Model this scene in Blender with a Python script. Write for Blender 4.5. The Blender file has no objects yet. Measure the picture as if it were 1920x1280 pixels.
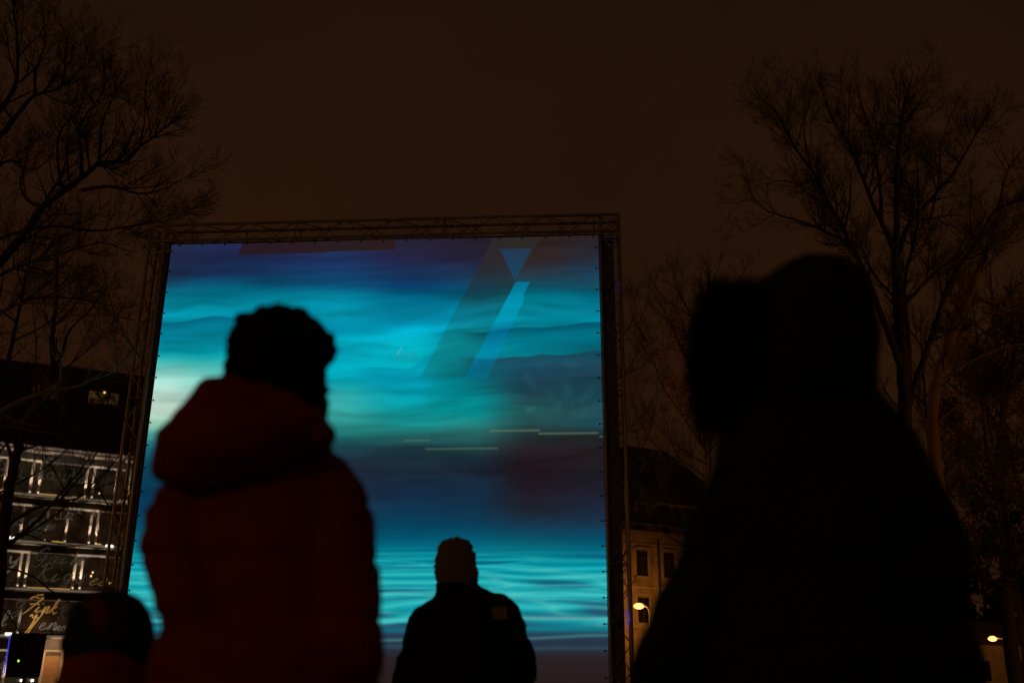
import bpy, bmesh, math, random
import numpy as np
from mathutils import Vector, Matrix, noise as mnoise

S = bpy.context.scene
COL = S.collection
R = math.radians

# ------------------------------------------------------------------ camera
CAM_H, PITCH, ROLL, LENS = 1.05, R(18.7), R(0.36), 35.0
cam_data = bpy.data.cameras.new('camera')
cam = bpy.data.objects.new('camera', cam_data); COL.objects.link(cam)
cam.matrix_world = Matrix.Translation((0, 0, CAM_H)) @ Matrix.Rotation(math.pi / 2 + PITCH, 4, 'X') @ Matrix.Rotation(ROLL, 4, 'Z')
cam_data.lens, cam_data.sensor_width = LENS, 36.0
cam_data.clip_start, cam_data.clip_end = 0.05, 3000
cam_data.dof.use_dof, cam_data.dof.focus_distance, cam_data.dof.aperture_fstop = True, 15.5, 1.8
S.camera = cam

# ------------------------------------------------------------------ night sky: low cloud lit brown by the town
W = bpy.data.worlds.new('World'); S.world = W; W.use_nodes = True
wn, wl = W.node_tree.nodes, W.node_tree.links
wn.clear()
tc = wn.new('ShaderNodeTexCoord'); sep = wn.new('ShaderNodeSeparateXYZ'); wl.new(tc.outputs['Generated'], sep.inputs[0])
ramp = wn.new('ShaderNodeValToRGB'); wl.new(sep.outputs['Z'], ramp.inputs[0])
e = ramp.color_ramp.elements
e[0].position, e[0].color = 0.0, (0.0225, 0.0078, 0.0027, 1)
e[1].position, e[1].color = 0.85, (0.0108, 0.0048, 0.0023, 1)
m_ = e.new(0.40); m_.color = (0.0188, 0.0069, 0.0026, 1)
nz = wn.new('ShaderNodeTexNoise'); nz.inputs['Scale'].default_value = 2.3; nz.inputs['Detail'].default_value = 4
wl.new(tc.outputs['Generated'], nz.inputs['Vector'])
mr = wn.new('ShaderNodeMapRange'); mr.inputs['From Min'].default_value = 0.3; mr.inputs['From Max'].default_value = 0.7
mr.inputs['To Min'].default_value = 0.80; mr.inputs['To Max'].default_value = 1.16
wl.new(nz.outputs['Fac'], mr.inputs['Value'])
bg = wn.new('ShaderNodeBackground'); wl.new(ramp.outputs[0], bg.inputs['Color']); wl.new(mr.outputs[0], bg.inputs['Strength'])
sky = wn.new('ShaderNodeTexSky'); sky.sky_type = 'NISHITA'; sky.sun_disc = False
sky.sun_elevation = R(-9); sky.sun_rotation = R(200)
bg2 = wn.new('ShaderNodeBackground'); wl.new(sky.outputs[0], bg2.inputs['Color']); bg2.inputs['Strength'].default_value = 0.05
adds = wn.new('ShaderNodeAddShader'); wl.new(bg.outputs[0], adds.inputs[0]); wl.new(bg2.outputs[0], adds.inputs[1])
wo = wn.new('ShaderNodeOutputWorld'); wl.new(adds.outputs[0], wo.inputs['Surface'])

vs = S.view_settings
vs.view_transform, vs.look, vs.exposure, vs.gamma = 'Standard', 'None', 0.0, 1.0
S.cycles.use_denoising = True
S.cycles.max_bounces = 6
S.cycles.sample_clamp_indirect = 2.0

# ------------------------------------------------------------------ helpers
FPX = LENS / 36 * 1920
CROT = cam.matrix_world.to_3x3()
def ray(x, y): return CROT @ Vector(((x - 960) / FPX, (640 - y) / FPX, -1))
def at(x, y, Y):
    r = ray(x, y); return Vector((0, 0, CAM_H)) + r * (Y / r.y)

def lin(c):
    c = np.asarray(c, float) / 255.0
    return np.where(c <= 0.04045, c / 12.92, ((c + 0.055) / 1.055) ** 2.4)

MATS = {}
def mat(name, col, rough=0.7, metal=0.0, var=0.25, scale=8.0, bump=0.0, bscale=40.0, col2=None, emit=None, estr=0.0, spec=0.3):
    if name in MATS: return MATS[name]
    m = bpy.data.materials.new(name); m.use_nodes = True; MATS[name] = m
    n, l = m.node_tree.nodes, m.node_tree.links
    b = n['Principled BSDF']
    b.inputs['Roughness'].default_value = rough; b.inputs['Metallic'].default_value = metal
    b.inputs['Specular IOR Level'].default_value = spec
    t = n.new('ShaderNodeTexCoord')
    nz = n.new('ShaderNodeTexNoise'); nz.inputs['Scale'].default_value = scale; nz.inputs['Detail'].default_value = 5
    l.new(t.outputs['Object'], nz.inputs['Vector'])
    r = n.new('ShaderNodeValToRGB'); l.new(nz.outputs['Fac'], r.inputs[0])
    c2 = col2 if col2 else tuple(c * (1 - var) for c in col)
    r.color_ramp.elements[0].color = (*c2, 1); r.color_ramp.elements[1].color = (*col, 1)
    r.color_ramp.elements[0].position = 0.35; r.color_ramp.elements[1].position = 0.65
    l.new(r.outputs[0], b.inputs['Base Color'])
    if bump:
        nb = n.new('ShaderNodeTexNoise'); nb.inputs['Scale'].default_value = bscale; nb.inputs['Detail'].default_value = 4
        l.new(t.outputs['Object'], nb.inputs['Vector'])
        bp = n.new('ShaderNodeBump'); bp.inputs['Strength'].default_value = bump; bp.inputs['Distance'].default_value = 0.02
        l.new(nb.outputs['Fac'], bp.inputs['Height']); l.new(bp.outputs[0], b.inputs['Normal'])
    if emit:
        b.inputs['Emission Color'].default_value = (*emit, 1); b.inputs['Emission Strength'].default_value = estr
    return m

def link(name, me, parent=None, loc=None):
    o = bpy.data.objects.new(name, me); COL.objects.link(o)
    if parent is not None: o.parent = parent
    if loc is not None: o.location = loc
    return o
def tag(o, label, cat, group=None):
    o['label'] = label; o['category'] = cat
    if group: o['group'] = group
    return o
def thing(name, label, cat, loc=(0, 0, 0), rotz=0.0, group=None):
    o = bpy.data.objects.new(name, None); COL.objects.link(o)
    o.location = loc; o.rotation_euler = (0, 0, rotz)
    return tag(o, label, cat, group)
def from_bm(name, bm, m, parent=None, smooth=False, loc=None):
    bmesh.ops.recalc_face_normals(bm, faces=bm.faces)
    me = bpy.data.meshes.new(name); bm.to_mesh(me); bm.free()
    if m: me.materials.append(m)
    if smooth: me.shade_smooth()
    return link(name, me, parent, loc)
def box(bm, x0, x1, y0, y1, z0, z1, M=None):
    v = [bm.verts.new((x, y, z)) for x in (x0, x1) for y in (y0, y1) for z in (z0, z1)]
    for f in ((0, 1, 3, 2), (4, 6, 7, 5), (0, 4, 5, 1), (2, 3, 7, 6), (0, 2, 6, 4), (1, 5, 7, 3)):
        bm.faces.new([v[i] for i in f])
    if M is not None:
        for q in v: q.co = M @ q.co
    return v
def box_obj(name, m, parent, x0, x1, y0, y1, z0, z1, bevel=0.0):
    bm = bmesh.new(); box(bm, x0, x1, y0, y1, z0, z1)
    if bevel: bmesh.ops.bevel(bm, geom=bm.edges[:], offset=bevel, segments=1, affect='EDGES')
    return from_bm(name, bm, m, parent)

class Tubes:
    """collects tapered tubes along polylines"""
    def __init__(s): s.v, s.f = [], []
    def add(s, pts, rad, sides=5, cap=True):
        n = len(pts); base = len(s.v)
        ref = Vector((0.3, 0.2, 1)).normalized()
        for i, p in enumerate(pts):
            t = (pts[min(i + 1, n - 1)] - pts[max(i - 1, 0)])
            t = t.normalized() if t.length > 1e-9 else Vector((0, 0, 1))
            a = t.cross(ref)
            if a.length < 1e-3: a = t.cross(Vector((1, 0, 0)))
            a.normalize(); b = t.cross(a)
            for k in range(sides):
                an = 2 * math.pi * k / sides
                s.v.append(p + (a * math.cos(an) + b * math.sin(an)) * rad[i])
        for i in range(n - 1):
            for k in range(sides):
                k2 = (k + 1) % sides
                s.f.append((base + i * sides + k, base + i * sides + k2, base + (i + 1) * sides + k2, base + (i + 1) * sides + k))
        if cap:
            s.f.append(tuple(base + k for k in range(sides))[::-1])
            s.f.append(tuple(base + (n - 1) * sides + k for k in range(sides)))
    def build(s, name, m, parent=None, smooth=True, origin=None):
        me = bpy.data.meshes.new(name)
        o0 = origin if origin is not None else Vector((0, 0, 0))
        me.from_pydata([tuple(p - o0) for p in s.v], [], s.f); me.materials.append(m)
        if smooth: me.shade_smooth()
        return link(name, me, parent)

def smooth_path(pts, sub=4):
    out = []
    P = [pts[0]] + list(pts) + [pts[-1]]
    for i in range(1, len(P) - 2):
        for k in range(sub):
            t = k / sub; t2, t3 = t * t, t * t * t
            out.append(0.5 * ((2 * P[i]) + (-P[i - 1] + P[i + 1]) * t + (2 * P[i - 1] - 5 * P[i] + 4 * P[i + 1] - P[i + 2]) * t2
                              + (-P[i - 1] + 3 * P[i] - 3 * P[i + 1] + P[i + 2]) * t3))
    out.append(P[-2]); return out

# ------------------------------------------------------------------ ground
bm = bmesh.new()
bmesh.ops.create_grid(bm, x_segments=60, y_segments=60, size=900)
ground = from_bm('ground', bm, mat('ground_gravel', (0.09, 0.08, 0.065), 0.9, scale=0.6, bump=0.4, bscale=30, col2=(0.05, 0.055, 0.035)))
ground['kind'] = 'structure'
bm = bmesh.new(); box(bm, -9, 9, -6, 19, -0.05, 0.006)
plaza = from_bm('plaza', bm, mat('plaza_paving', (0.16, 0.155, 0.15), 0.75, scale=3, bump=0.3, bscale=60)); plaza['kind'] = 'structure'
bm = bmesh.new(); box(bm, -60, 90, 80, 91, -0.05, 0.008)
road = from_bm('road', bm, mat('asphalt', (0.05, 0.05, 0.05), 0.85, scale=5, bump=0.3, bscale=80)); road['kind'] = 'structure'

# ------------------------------------------------------------------ projection screen
SL = Vector((-5.6018, 15.0, 0)); SR = Vector((1.3699, 14.5219, 0)); STOP, SBOT = 7.765, 0.55
E1 = (SR - SL).normalized(); SW = (SR - SL).length
NRM = Vector((E1.y, -E1.x, 0))               # towards the audience
SH = STOP - SBOT

def vnoise(x, y, seed=0):
    xi, yi = np.floor(x).astype(np.int64), np.floor(y).astype(np.int64); fx, fy = x - xi, y - yi
    fx, fy = fx * fx * (3 - 2 * fx), fy * fy * (3 - 2 * fy)
    def h(a, b):
        n = (a * 374761393 + b * 668265263 + seed * 974711) & 0x7fffffff
        n = ((n ^ (n >> 13)) * 1274126177) & 0x7fffffff
        return ((n ^ (n >> 16)) & 0xffff) / 65535.0
    return (h(xi, yi) * (1 - fx) + h(xi + 1, yi) * fx) * (1 - fy) + (h(xi, yi + 1) * (1 - fx) + h(xi + 1, yi + 1) * fx) * fy
def fbm(x, y, o=4, seed=0):
    s, a, t = 0, 1, 0
    for k in range(o): s = s + a * vnoise(x * 2 ** k, y * 2 ** k, seed + k * 7); t += a; a *= 0.5
    return s / t

def artwork(X, Y):
    """the film frame on the screen, in sheet coordinates (X to the right, Y down); returns sRGB 0..255"""
    cx = np.array([300, 450, 620, 760, 880, 1000, 1125.])
    rows = [
     (440, [(40,50,84),(36,45,80),(40,45,85),(40,33,50),(40,33,48),(52,36,32),(44,34,34)]),
     (485, [(30,38,66),(26,36,72),(28,46,90),(34,34,66),(38,34,58),(50,36,38),(36,42,56)]),
     (515, [(28,42,74),(20,52,92),(20,64,110),(22,50,88),(26,56,88),(40,62,76),(28,66,92)]),
     (535, [(14,76,104),(4,86,118),(10,80,120),(12,60,108),(14,72,108),(14,90,110),(26,84,108)]),
     (552, [(0,112,134),(0,118,145),(0,130,155),(0,84,116),(0,86,118),(0,110,128),(0,112,138)]),
     (570, [(0,134,158),(0,142,168),(0,152,180),(0,120,155),(0,124,155),(0,126,146),(0,122,146)]),
     (595, [(0,160,184),(0,160,186),(0,162,188),(0,140,172),(0,150,184),(0,152,174),(0,148,174)]),
     (615, [(0,140,166),(0,136,162),(0,150,186),(0,164,196),(0,160,186),(0,140,160),(0,130,152)]),
     (640, [(0,152,174),(0,160,184),(0,170,190),(0,178,198),(0,156,174),(0,124,144),(0,112,132)]),
     (660, [(0,160,178),(0,168,182),(0,170,190),(0,182,198),(0,134,150),(0,124,140),(4,100,116)]),
     (680, [(70,184,178),(50,180,180),(0,165,185),(0,176,192),(0,122,138),(20,90,110),(30,72,90)]),
     (710, [(160,218,204),(105,200,190),(0,165,182),(0,150,174),(0,120,132),(30,64,84),(28,66,80)]),
     (740, [(188,224,210),(140,208,196),(50,172,172),(0,158,174),(0,144,152),(32,78,88),(26,74,88)]),
     (770, [(196,222,204),(150,204,188),(60,175,170),(10,160,165),(0,150,152),(36,88,88),(34,70,82)]),
     (795, [(150,200,176),(90,165,155),(50,155,150),(24,146,144),(36,140,136),(38,76,76),(30,78,90)]),
     (815, [(80,160,150),(50,130,130),(30,120,118),(34,104,102),(40,100,98),(36,54,56),(32,44,48)]),
     (840, [(24,100,118),(20,80,95),(28,70,82),(28,58,68),(26,60,66),(38,30,34),(34,28,33)]),
     (880, [(8,64,88),(15,50,70),(32,38,58),(26,40,54),(26,36,54),(33,22,29),(30,27,34)]),
     (920, [(6,54,82),(12,48,70),(30,46,64),(22,44,72),(20,46,70),(32,25,36),(30,28,42)]),
     (955, [(6,60,92),(10,55,80),(28,56,74),(14,54,82),(16,52,78),(30,36,48),(28,40,64)]),
     (985, [(4,76,104),(5,70,95),(14,66,88),(2,70,98),(8,66,94),(22,58,80),(22,58,84)]),
     (1010,[(0,96,116),(2,90,112),(4,84,106),(0,86,116),(0,92,118),(8,84,106),(2,80,108)]),
     (1035,[(0,136,152),(0,130,148),(0,130,148),(0,136,154),(0,136,152),(0,126,142),(0,112,136)]),
     (1060,[(0,164,178)] * 7), (1090,[(20,178,186)] * 7), (1120,[(30,182,188)] * 7), (1150,[(8,170,180)] * 7),
     (1170,[(0,162,174)] * 7), (1181,[(20,110,130)] * 7), (1190,[(44,58,80)] * 7), (1206,[(36,54,72)] * 7), (1222,[(40,44,54)] * 7),
     (1235,[(43,34,38)] * 7), (1300,[(39,25,23)] * 7), (1420,[(36,24,24)] * 7)]
    ry = np.array([r[0] for r in rows], float); T = np.array([r[1] for r in rows], float)
    wx = 18 * (fbm(X / 170, Y / 45, 3, 5) - .5); wy = 9 * (fbm(X / 130 + 9, Y / 24, 3, 11) - .5) * np.clip((1000 - Y) / 60, 0, 1)
    Xw, Yw = X + wx, Y + wy
    out = np.zeros(X.shape + (3,))
    i = np.clip(np.searchsorted(ry, Yw) - 1, 0, len(ry) - 2); fy = np.clip((Yw - ry[i]) / (ry[i + 1] - ry[i]), 0, 1)
    j = np.clip(np.searchsorted(cx, Xw) - 1, 0, len(cx) - 2); fx = np.clip((Xw - cx[j]) / (cx[j + 1] - cx[j]), 0, 1); fx = fx * fx * (3 - 2 * fx)
    fx, fy = fx[..., None], fy[..., None]
    out = (T[i, j] * (1 - fx) + T[i, j + 1] * fx) * (1 - fy) + (T[i + 1, j] * (1 - fx) + T[i + 1, j + 1] * fx) * fy
    def blend(mask, col):
        nonlocal out
        m = np.clip(mask, 0, 1)[..., None]; out = out * (1 - m) + np.asarray(col, float) * m
    # soft horizontal streaks of cloud
    Ys = Y + .045 * X + 34 * (fbm(X / 190 + 7, Y / 70, 3, 25) - .5); st = .7 * fbm(X / 130 + 3, Ys / 13, 4, 21) + .5 * fbm(X / 240, Ys / 30, 3, 29) - .6
    out = out * (1 + np.clip((1000 - Y) / 100, 0, 1) * st * 0.46)[..., None]
    # drawn wave edges: crisp above, fading below
    def edge(pts, fade, col, amt, x0, x1):
        px, py = zip(*pts); ye = np.interp(X, px, py) + 2.5 * np.sin(X / 23.)
        d = Y - ye
        m = np.where(d > 0, np.clip(d / 2.5, 0, 1) * np.exp(-np.clip(d, 0, None) / fade), 0)
        m = m * np.clip((X - x0) / 40, 0, 1) * np.clip((x1 - X) / 60, 0, 1)
        blend(m * amt, col)
    edge([(280,603),(330,601),(365,598),(400,594),(470,595),(560,590)], 16, (0,92,122), .85, 240, 590)
    edge([(825,624),(880,612),(915,609),(955,611),(990,600)], 10, (0,112,132), .6, 800, 1020)
    edge([(900,620),(955,616),(1015,612),(1040,608),(1090,605),(1140,606)], 17, (0,76,98), .9, 860, 1400)
    edge([(900,668),(930,670),(990,670),(1015,662),(1065,662),(1140,657)], 34, (32,62,82), .8, 860, 1400)
    edge([(610,652),(660,645),(700,642),(740,646)], 12, (0,140,172), .5, 600, 790)
    edge([(690,690),(735,687),(770,687),(795,670),(830,658),(860,652)], 22, (0,140,168), .6, 660, 900)
    # dark panel along the upper edge
    l0 = 455 - (Y - 455) * 0.42; r0 = 740 + (Y - 448) * 0.15; yb = 477 - (X - 446) * (7.5 / 297)
    pan = (X > l0) & (X < r0) & (Y < yb)
    blend(pan * .92, np.stack([42 + (X - 446) / 297 * 2, 24 + (X - 446) / 297 * 5, 32 - (X - 446) / 297 * 6], -1))
    # leaning dark bar
    lb = 922 - (Y - 450) * (134 / 256.); rb = 966 - (Y - 528) * (98 / 182.)
    bar = (X > lb) & (X < rb + 3) & (Y < 707)
    g = .6 * np.clip((590 - Y) / 110, 0, 1)[..., None]
    dark = out * 0.87 * (1 - g) + np.array([42, 46, 52.]) * g + np.array([6, 2, -4.])
    m = (np.clip((X - lb) / 2, 0, 1) * bar * np.clip((708 - Y) / 2, 0, 1))[..., None]; out = out * (1 - m) + dark * m
    # fainter continuation of the bar below
    lb2 = 815 - (Y - 707) * 0.42
    m = ((X > lb2) & (X < lb2 + 70) & (Y > 707) & (Y < 800)) * .16 * np.clip((800 - Y) / 80, 0, 1); blend(m, (0, 120, 130))
    # bright parallelogram
    yy = np.array([528, 560, 580, 600, 612, 620, 645, 662, 685, 712.])
    cc = np.array([(0,142,182),(0,164,200),(0,172,206),(0,166,196),(10,140,180),(0,112,158),(0,134,178),(0,148,190),(0,104,142),(0,122,148)], float)
    pc = np.stack([np.interp(Y + 10 * (X - 930) / 90., yy, cc[:, k]) for k in range(3)], -1)
    rr = np.interp(Y, [528, 552, 562, 580, 712], [995, 983, 984, 975, 912])
    m = np.clip((X - rb) / 2, 0, 1) * np.clip((rr - X) / 2, 0, 1) * np.clip((Y - 527) / 2, 0, 1) * np.clip((709 - Y) / 2, 0, 1); blend(m * .62, pc)
    # small triangle on its point
    f = (Y - 466) / 61.; m = np.clip((X - (935 + 31 * f)) / 1.5, 0, 1) * np.clip((998 - 32 * f - X) / 1.5, 0, 1) * (Y > 466) * (Y < 527)
    blend(m * .7, np.stack([34 - 22 * f, 64 + 22 * f, 106 + 16 * f], -1))
    # thin light dashes
    for x0, x1, y0, s in ((918, 1012, 807.5, 1), (1010, 1121, 812.5, 1), (757, 806, 825.5, .6), (797, 934, 841.5, .75), (1124, 1140, 818, .8)):
        m = np.exp(-((Y - y0 + (X - x0) * .01) / 1.5) ** 2) * (X > x0) * (X < x1); blend(m * .8 * s, (112, 128, 98))
    for x0, y0, x1, y1, w, s in ((1028, 738, 1046, 764, 6, .08), (1062, 716, 1076, 772, 6, .08), (1090, 748, 1112, 730, 6, .13), (1062, 680, 1078, 686, 5, .12),
                                 (986, 704, 1000, 722, 4, .12), (990, 768, 1000, 765, 3, .25), (745, 667, 775, 665, 6, .25), (1046, 764, 1062, 735, 6, .08), (1095, 770, 1130, 760, 8, .18), (745, 664, 754, 651, .8, .45)):
        dx, dy = x1 - x0, y1 - y0; t = np.clip(((X - x0) * dx + (Y - y0) * dy) / (dx * dx + dy * dy), 0, 1)
        d2 = (X - x0 - t * dx) ** 2 + (Y - y0 - t * dy) ** 2; blend(np.exp(-d2 / (2 * w * w)) * s, (60, 150, 160) if w > 1 else (150, 215, 220))
    # water ripples towards the bottom
    tt = np.log(np.clip(1 + (Y - 1000) * 0.0175, 0.02, None)) / 0.0175 / 7.0
    xs = X / (150 + (Y - 1000) * .6)
    tb = tt + .42 * (vnoise(X / 260 + 5, tt * .3, 41) - .5) + .07 * np.sin(X / 61 + tt * 1.7)
    n1 = .72 * vnoise(xs + 17, tb * 1.5, 51) + .28 * vnoise(xs * 1.7 + 3, tb * 3.0, 57)
    n2 = vnoise(xs * .8 + 40, tb * 2.3 + 9, 63)
    win = np.clip((Y - 985) / 60, 0, 1) * np.clip((1182 - Y) / 10, 0, 1)
    big = np.clip((Y - 1020) / 60, 0, 1)
    l1 = np.clip(1 - np.abs(n1 - .5) / .085, 0, 1) ** 1.3; tr = .5 + .5 * np.sin(6.283 * (tt * 1.05 + 1.15 * vnoise(X / 210 + 2, tt * .3, 77) + .35 * vnoise(X / 90, tt * .6, 78))); l2 = tr ** 3
    lo = np.clip((.40 - n1) / .14, 0, 1) * win; lo2 = np.clip((.28 - n2) / .12, 0, 1) * win
    dk = np.stack([8 + np.clip(Y - 1070, 0, 110) * .38, 96 - np.clip(Y - 1070, 0, 110) * .28, 124 - np.clip(Y - 1070, 0, 110) * .28], -1)
    blend((1 - tr) ** 2.5 * win * .42 * np.clip(.3 + 1.4 * (n2 - .2), 0, 1), dk); blend(lo2 * .3, (0, 112, 138)); blend(lo * .8, dk)
    blend(l2 * win * big * .5, (92, 208, 204)); blend(l1 * win * big * .38, (124, 216, 208))
    for y0, w, c, s in ((1150.5, 5, (58, 66, 88), .55), (1194, 3.2, (70, 138, 144), .7), (1214, 4.5, (52, 78, 94), .7), (1161, 3, (120, 214, 206), .5)):
        ye = y0 + 7 * (fbm(X / 240 + y0, X * 0, 2, 61) - .5) * 2; m = np.exp(-((Y - ye) / w) ** 2) * s
        if y0 < 1152: m = m * np.clip((fbm(X / 130, X * 0 + 2, 1, 71) - .35) * 3, 0.1, 1)
        blend(m, c)
    return np.clip(out * .955, 0, 255)

def build_screen():
    t = thing('projection_screen', 'large upright screen showing turquoise waves and slanted bars between lattice towers', 'screen', SL)
    nu, nv = 430, 450
    u, v = np.meshgrid(np.linspace(0, 1, nu + 1), np.linspace(0, 1, nv + 1))
    P = np.zeros(u.shape + (3,))
    P[..., 0] = E1.x * SW * u; P[..., 1] = E1.y * SW * u; P[..., 2] = SBOT + SH * v
    # slight sag and ripple of the stretched cloth
    sag = 0.012 * np.sin(u * 9) * np.sin(v * 5) * 4 * u * (1 - u)
    P[..., 0] += NRM.x * sag; P[..., 1] += NRM.y * sag
    me = bpy.data.meshes.new('picture')
    n = (nu + 1) * (nv + 1); idx = np.arange(n).reshape(nv + 1, nu + 1)
    q = np.stack([idx[:-1, :-1], idx[:-1, 1:], idx[1:, 1:], idx[1:, :-1]], -1).reshape(-1, 4)
    me.vertices.add(n); me.vertices.foreach_set('co', P.reshape(-1))
    me.loops.add(q.size); me.loops.foreach_set('vertex_index', q.reshape(-1).astype(np.int32))
    me.polygons.add(len(q)); me.polygons.foreach_set('loop_start', np.arange(0, q.size, 4).astype(np.int32))
    me.update(calc_edges=True)
    # keystone from screen metres to the film frame's sheet coordinates (four corners)
    src = np.array([(0, 0), (1, 0), (1, 1), (0, 1)], float)
    dst = np.array(SHEET, float); A = []
    for (a, b), (x, y) in zip(src, dst):
        A.append([a, b, 1, 0, 0, 0, -x * a, -x * b, x]); A.append([0, 0, 0, a, b, 1, -y * a, -y * b, y])
    A = np.array(A); h = np.append(np.linalg.solve(A[:, :8], A[:, 8]), 1)
    w = h[6] * u + h[7] * v + 1; X = (h[0] * u + h[1] * v + h[2]) / w; Y = (h[3] * u + h[4] * v + h[5]) / w
    c = lin(artwork(X, Y)); c4 = np.ones((n, 4), np.float32); c4[:, :3] = c.reshape(-1, 3)
    ca = me.color_attributes.new('film', 'FLOAT_COLOR', 'POINT'); ca.data.foreach_set('color', c4.reshape(-1))
    m = bpy.data.materials.new('screen_light'); m.use_nodes = True; nn, ll = m.node_tree.nodes, m.node_tree.links
    b = nn['Principled BSDF']; b.inputs['Base Color'].default_value = (0.02, 0.02, 0.02, 1); b.inputs['Roughness'].default_value = .8; b.inputs['Specular IOR Level'].default_value = .1
    at_ = nn.new('ShaderNodeAttribute'); at_.attribute_name = 'film'
    tcn = nn.new('ShaderNodeTexCoord'); mp = nn.new('ShaderNodeMapping'); mp.inputs['Scale'].default_value = (60, 60, 90); ll.new(tcn.outputs['Object'], mp.inputs[0])
    nz = nn.new('ShaderNodeTexNoise'); nz.inputs['Scale'].default_value = 1.0; ll.new(mp.outputs[0], nz.inputs['Vector'])
    mr = nn.new('ShaderNodeMapRange'); mr.inputs['To Min'].default_value = .9; mr.inputs['To Max'].default_value = 1.08; ll.new(nz.outputs['Fac'], mr.inputs[0])
    ll.new(at_.outputs['Color'], b.inputs['Emission Color']); ll.new(mr.outputs[0], b.inputs['Emission Strength'])
    me.materials.append(m); me.shade_smooth()
    link('picture', me, t)
    # sheet back, hem and the eyelets it is laced by
    ex = math.atan2(E1.y, E1.x)
    bk = box_obj('backing_sheet', mat('black_vinyl', (0.015, 0.015, 0.017), .6), t, -0.03, SW + 0.0, 0.03, 0.036, SBOT - .02, STOP + 0.02)
    bk.rotation_euler.z = ex
    hem = bmesh.new()
    for i in range(4): box(hem, *[(-0.035, 0.0, .0, .028, SBOT, STOP), (SW - 0.004, SW + 0.02, .0, .028, SBOT, STOP), (-0.035, SW + .02, 0.0, .028, STOP, STOP + .022), (-0.035, SW + .02, 0, .028, SBOT - .022, SBOT)][i])
    ho = from_bm('hem', hem, MATS['black_vinyl'], t); ho.rotation_euler.z = ex
    bm = bmesh.new(); bmesh.ops.create_uvsphere(bm, u_segments=8, v_segments=6, radius=.015)
    eye = bpy.data.meshes.new('fastener'); bm.to_mesh(eye); bm.free(); eye.materials.append(mat('black_rubber', (0.01, 0.01, 0.01), .5)); eye.shade_smooth()
    cord = bpy.data.meshes.new('cord'); bm = bmesh.new(); bmesh.ops.create_cone(bm, segments=5, radius1=.006, radius2=.006, depth=1); bm.to_mesh(cord); bm.free()
    cord.materials.append(mat('grey_cord', (0.30, 0.29, 0.30), .7))
    def fast(s, z, ds, dz):
        o = link('fastener', eye, t, E1 * s + NRM * 0.025 + Vector((0, 0, z)))
        a = E1 * s + NRM * .02 + Vector((0, 0, z)); b_ = a + E1 * ds + Vector((0, 0, dz)) - NRM * 0.01; d = b_ - a
        c = link('cord', cord, o); c.matrix_parent_inverse = Matrix.Identity(4)
        c.location = d / 2; c.rotation_euler = d.to_track_quat('Z', 'Y').to_euler(); c.scale = (1, 1, d.length)
    rr = random.Random(3)
    z = STOP - .12
    while z > SBOT:
        fast(.03, z + rr.uniform(-.01, .01), -.17, rr.uniform(-.01, .02)); fast(SW - .05, z - .1, .11, rr.uniform(-.01, .02)); z -= .36
    s = .15
    while s < SW: fast(s, STOP - .03, 0.0, .085); s += .375
    return t
def px_of(p):
    q = CROT.transposed() @ (p - Vector((0, 0, CAM_H))); return (960 + FPX * q.x / -q.z, 640 - FPX * q.y / -q.z)
SHEET = [px_of(SL + Vector((0, 0, SBOT))), px_of(SR + Vector((0, 0, SBOT))), px_of(SR + Vector((0, 0, STOP))), px_of(SL + Vector((0, 0, STOP)))]
build_screen()

# ------------------------------------------------------------------ lattice towers and beam
ALU = mat('dull_aluminium', (0.36, 0.35, 0.365), .34, .6, scale=14, bump=.12, bscale=60)
bm = bmesh.new(); bmesh.ops.create_cone(bm, segments=12, radius1=1, radius2=1, depth=1)
TUBE = bpy.data.meshes.new('tube'); bm.to_mesh(TUBE); bm.free(); TUBE.materials.append(ALU); TUBE.shade_smooth()
def rod(name, parent, a, b, r):
    o = link(name, TUBE, parent); d = b - a
    o.location = (a + b) / 2; o.rotation_euler = d.to_track_quat('Z', 'Y').to_euler(); o.scale = (r, r, d.length); return o
def lattice(parent, a, b, ux, uy, w, dpt, rc=.025, rb=.0085, pitch=.36, skip=()):
    """four chords from a to b, offset by +-w/2 along ux and +-dpt/2 along uy, with zigzag braces on each face"""
    c = [(-1, -1), (1, -1), (1, 1), (-1, 1)]
    off = [ux * (i * w / 2) + uy * (j * dpt / 2) for i, j in c]
    for o in off: rod('chord', parent, a + o, b + o, rc)
    L = (b - a).length; n = max(2, round(L / pitch)); ax = (b - a) / n
    for f in range(4):
        p, q = off[f], off[(f + 1) % 4]
        for k in range(n):
            s, e_ = (p, q) if (k + f) % 2 == 0 else (q, p)
            rod('brace', parent, a + ax * k + s, a + ax * (k + 1) + e_, rb)
    for k in range(0, n + 1, max(1, n // 3)):
        for f in range(4): rod('cross_bar', parent, a + ax * k + off[f], a + ax * k + off[(f + 1) % 4], rb * 1.35)
DRAPE = mat('black_drape', (0.26, 0.225, 0.25), .9, bump=.3, bscale=15)
UZ = Vector((0, 0, 1))
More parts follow.
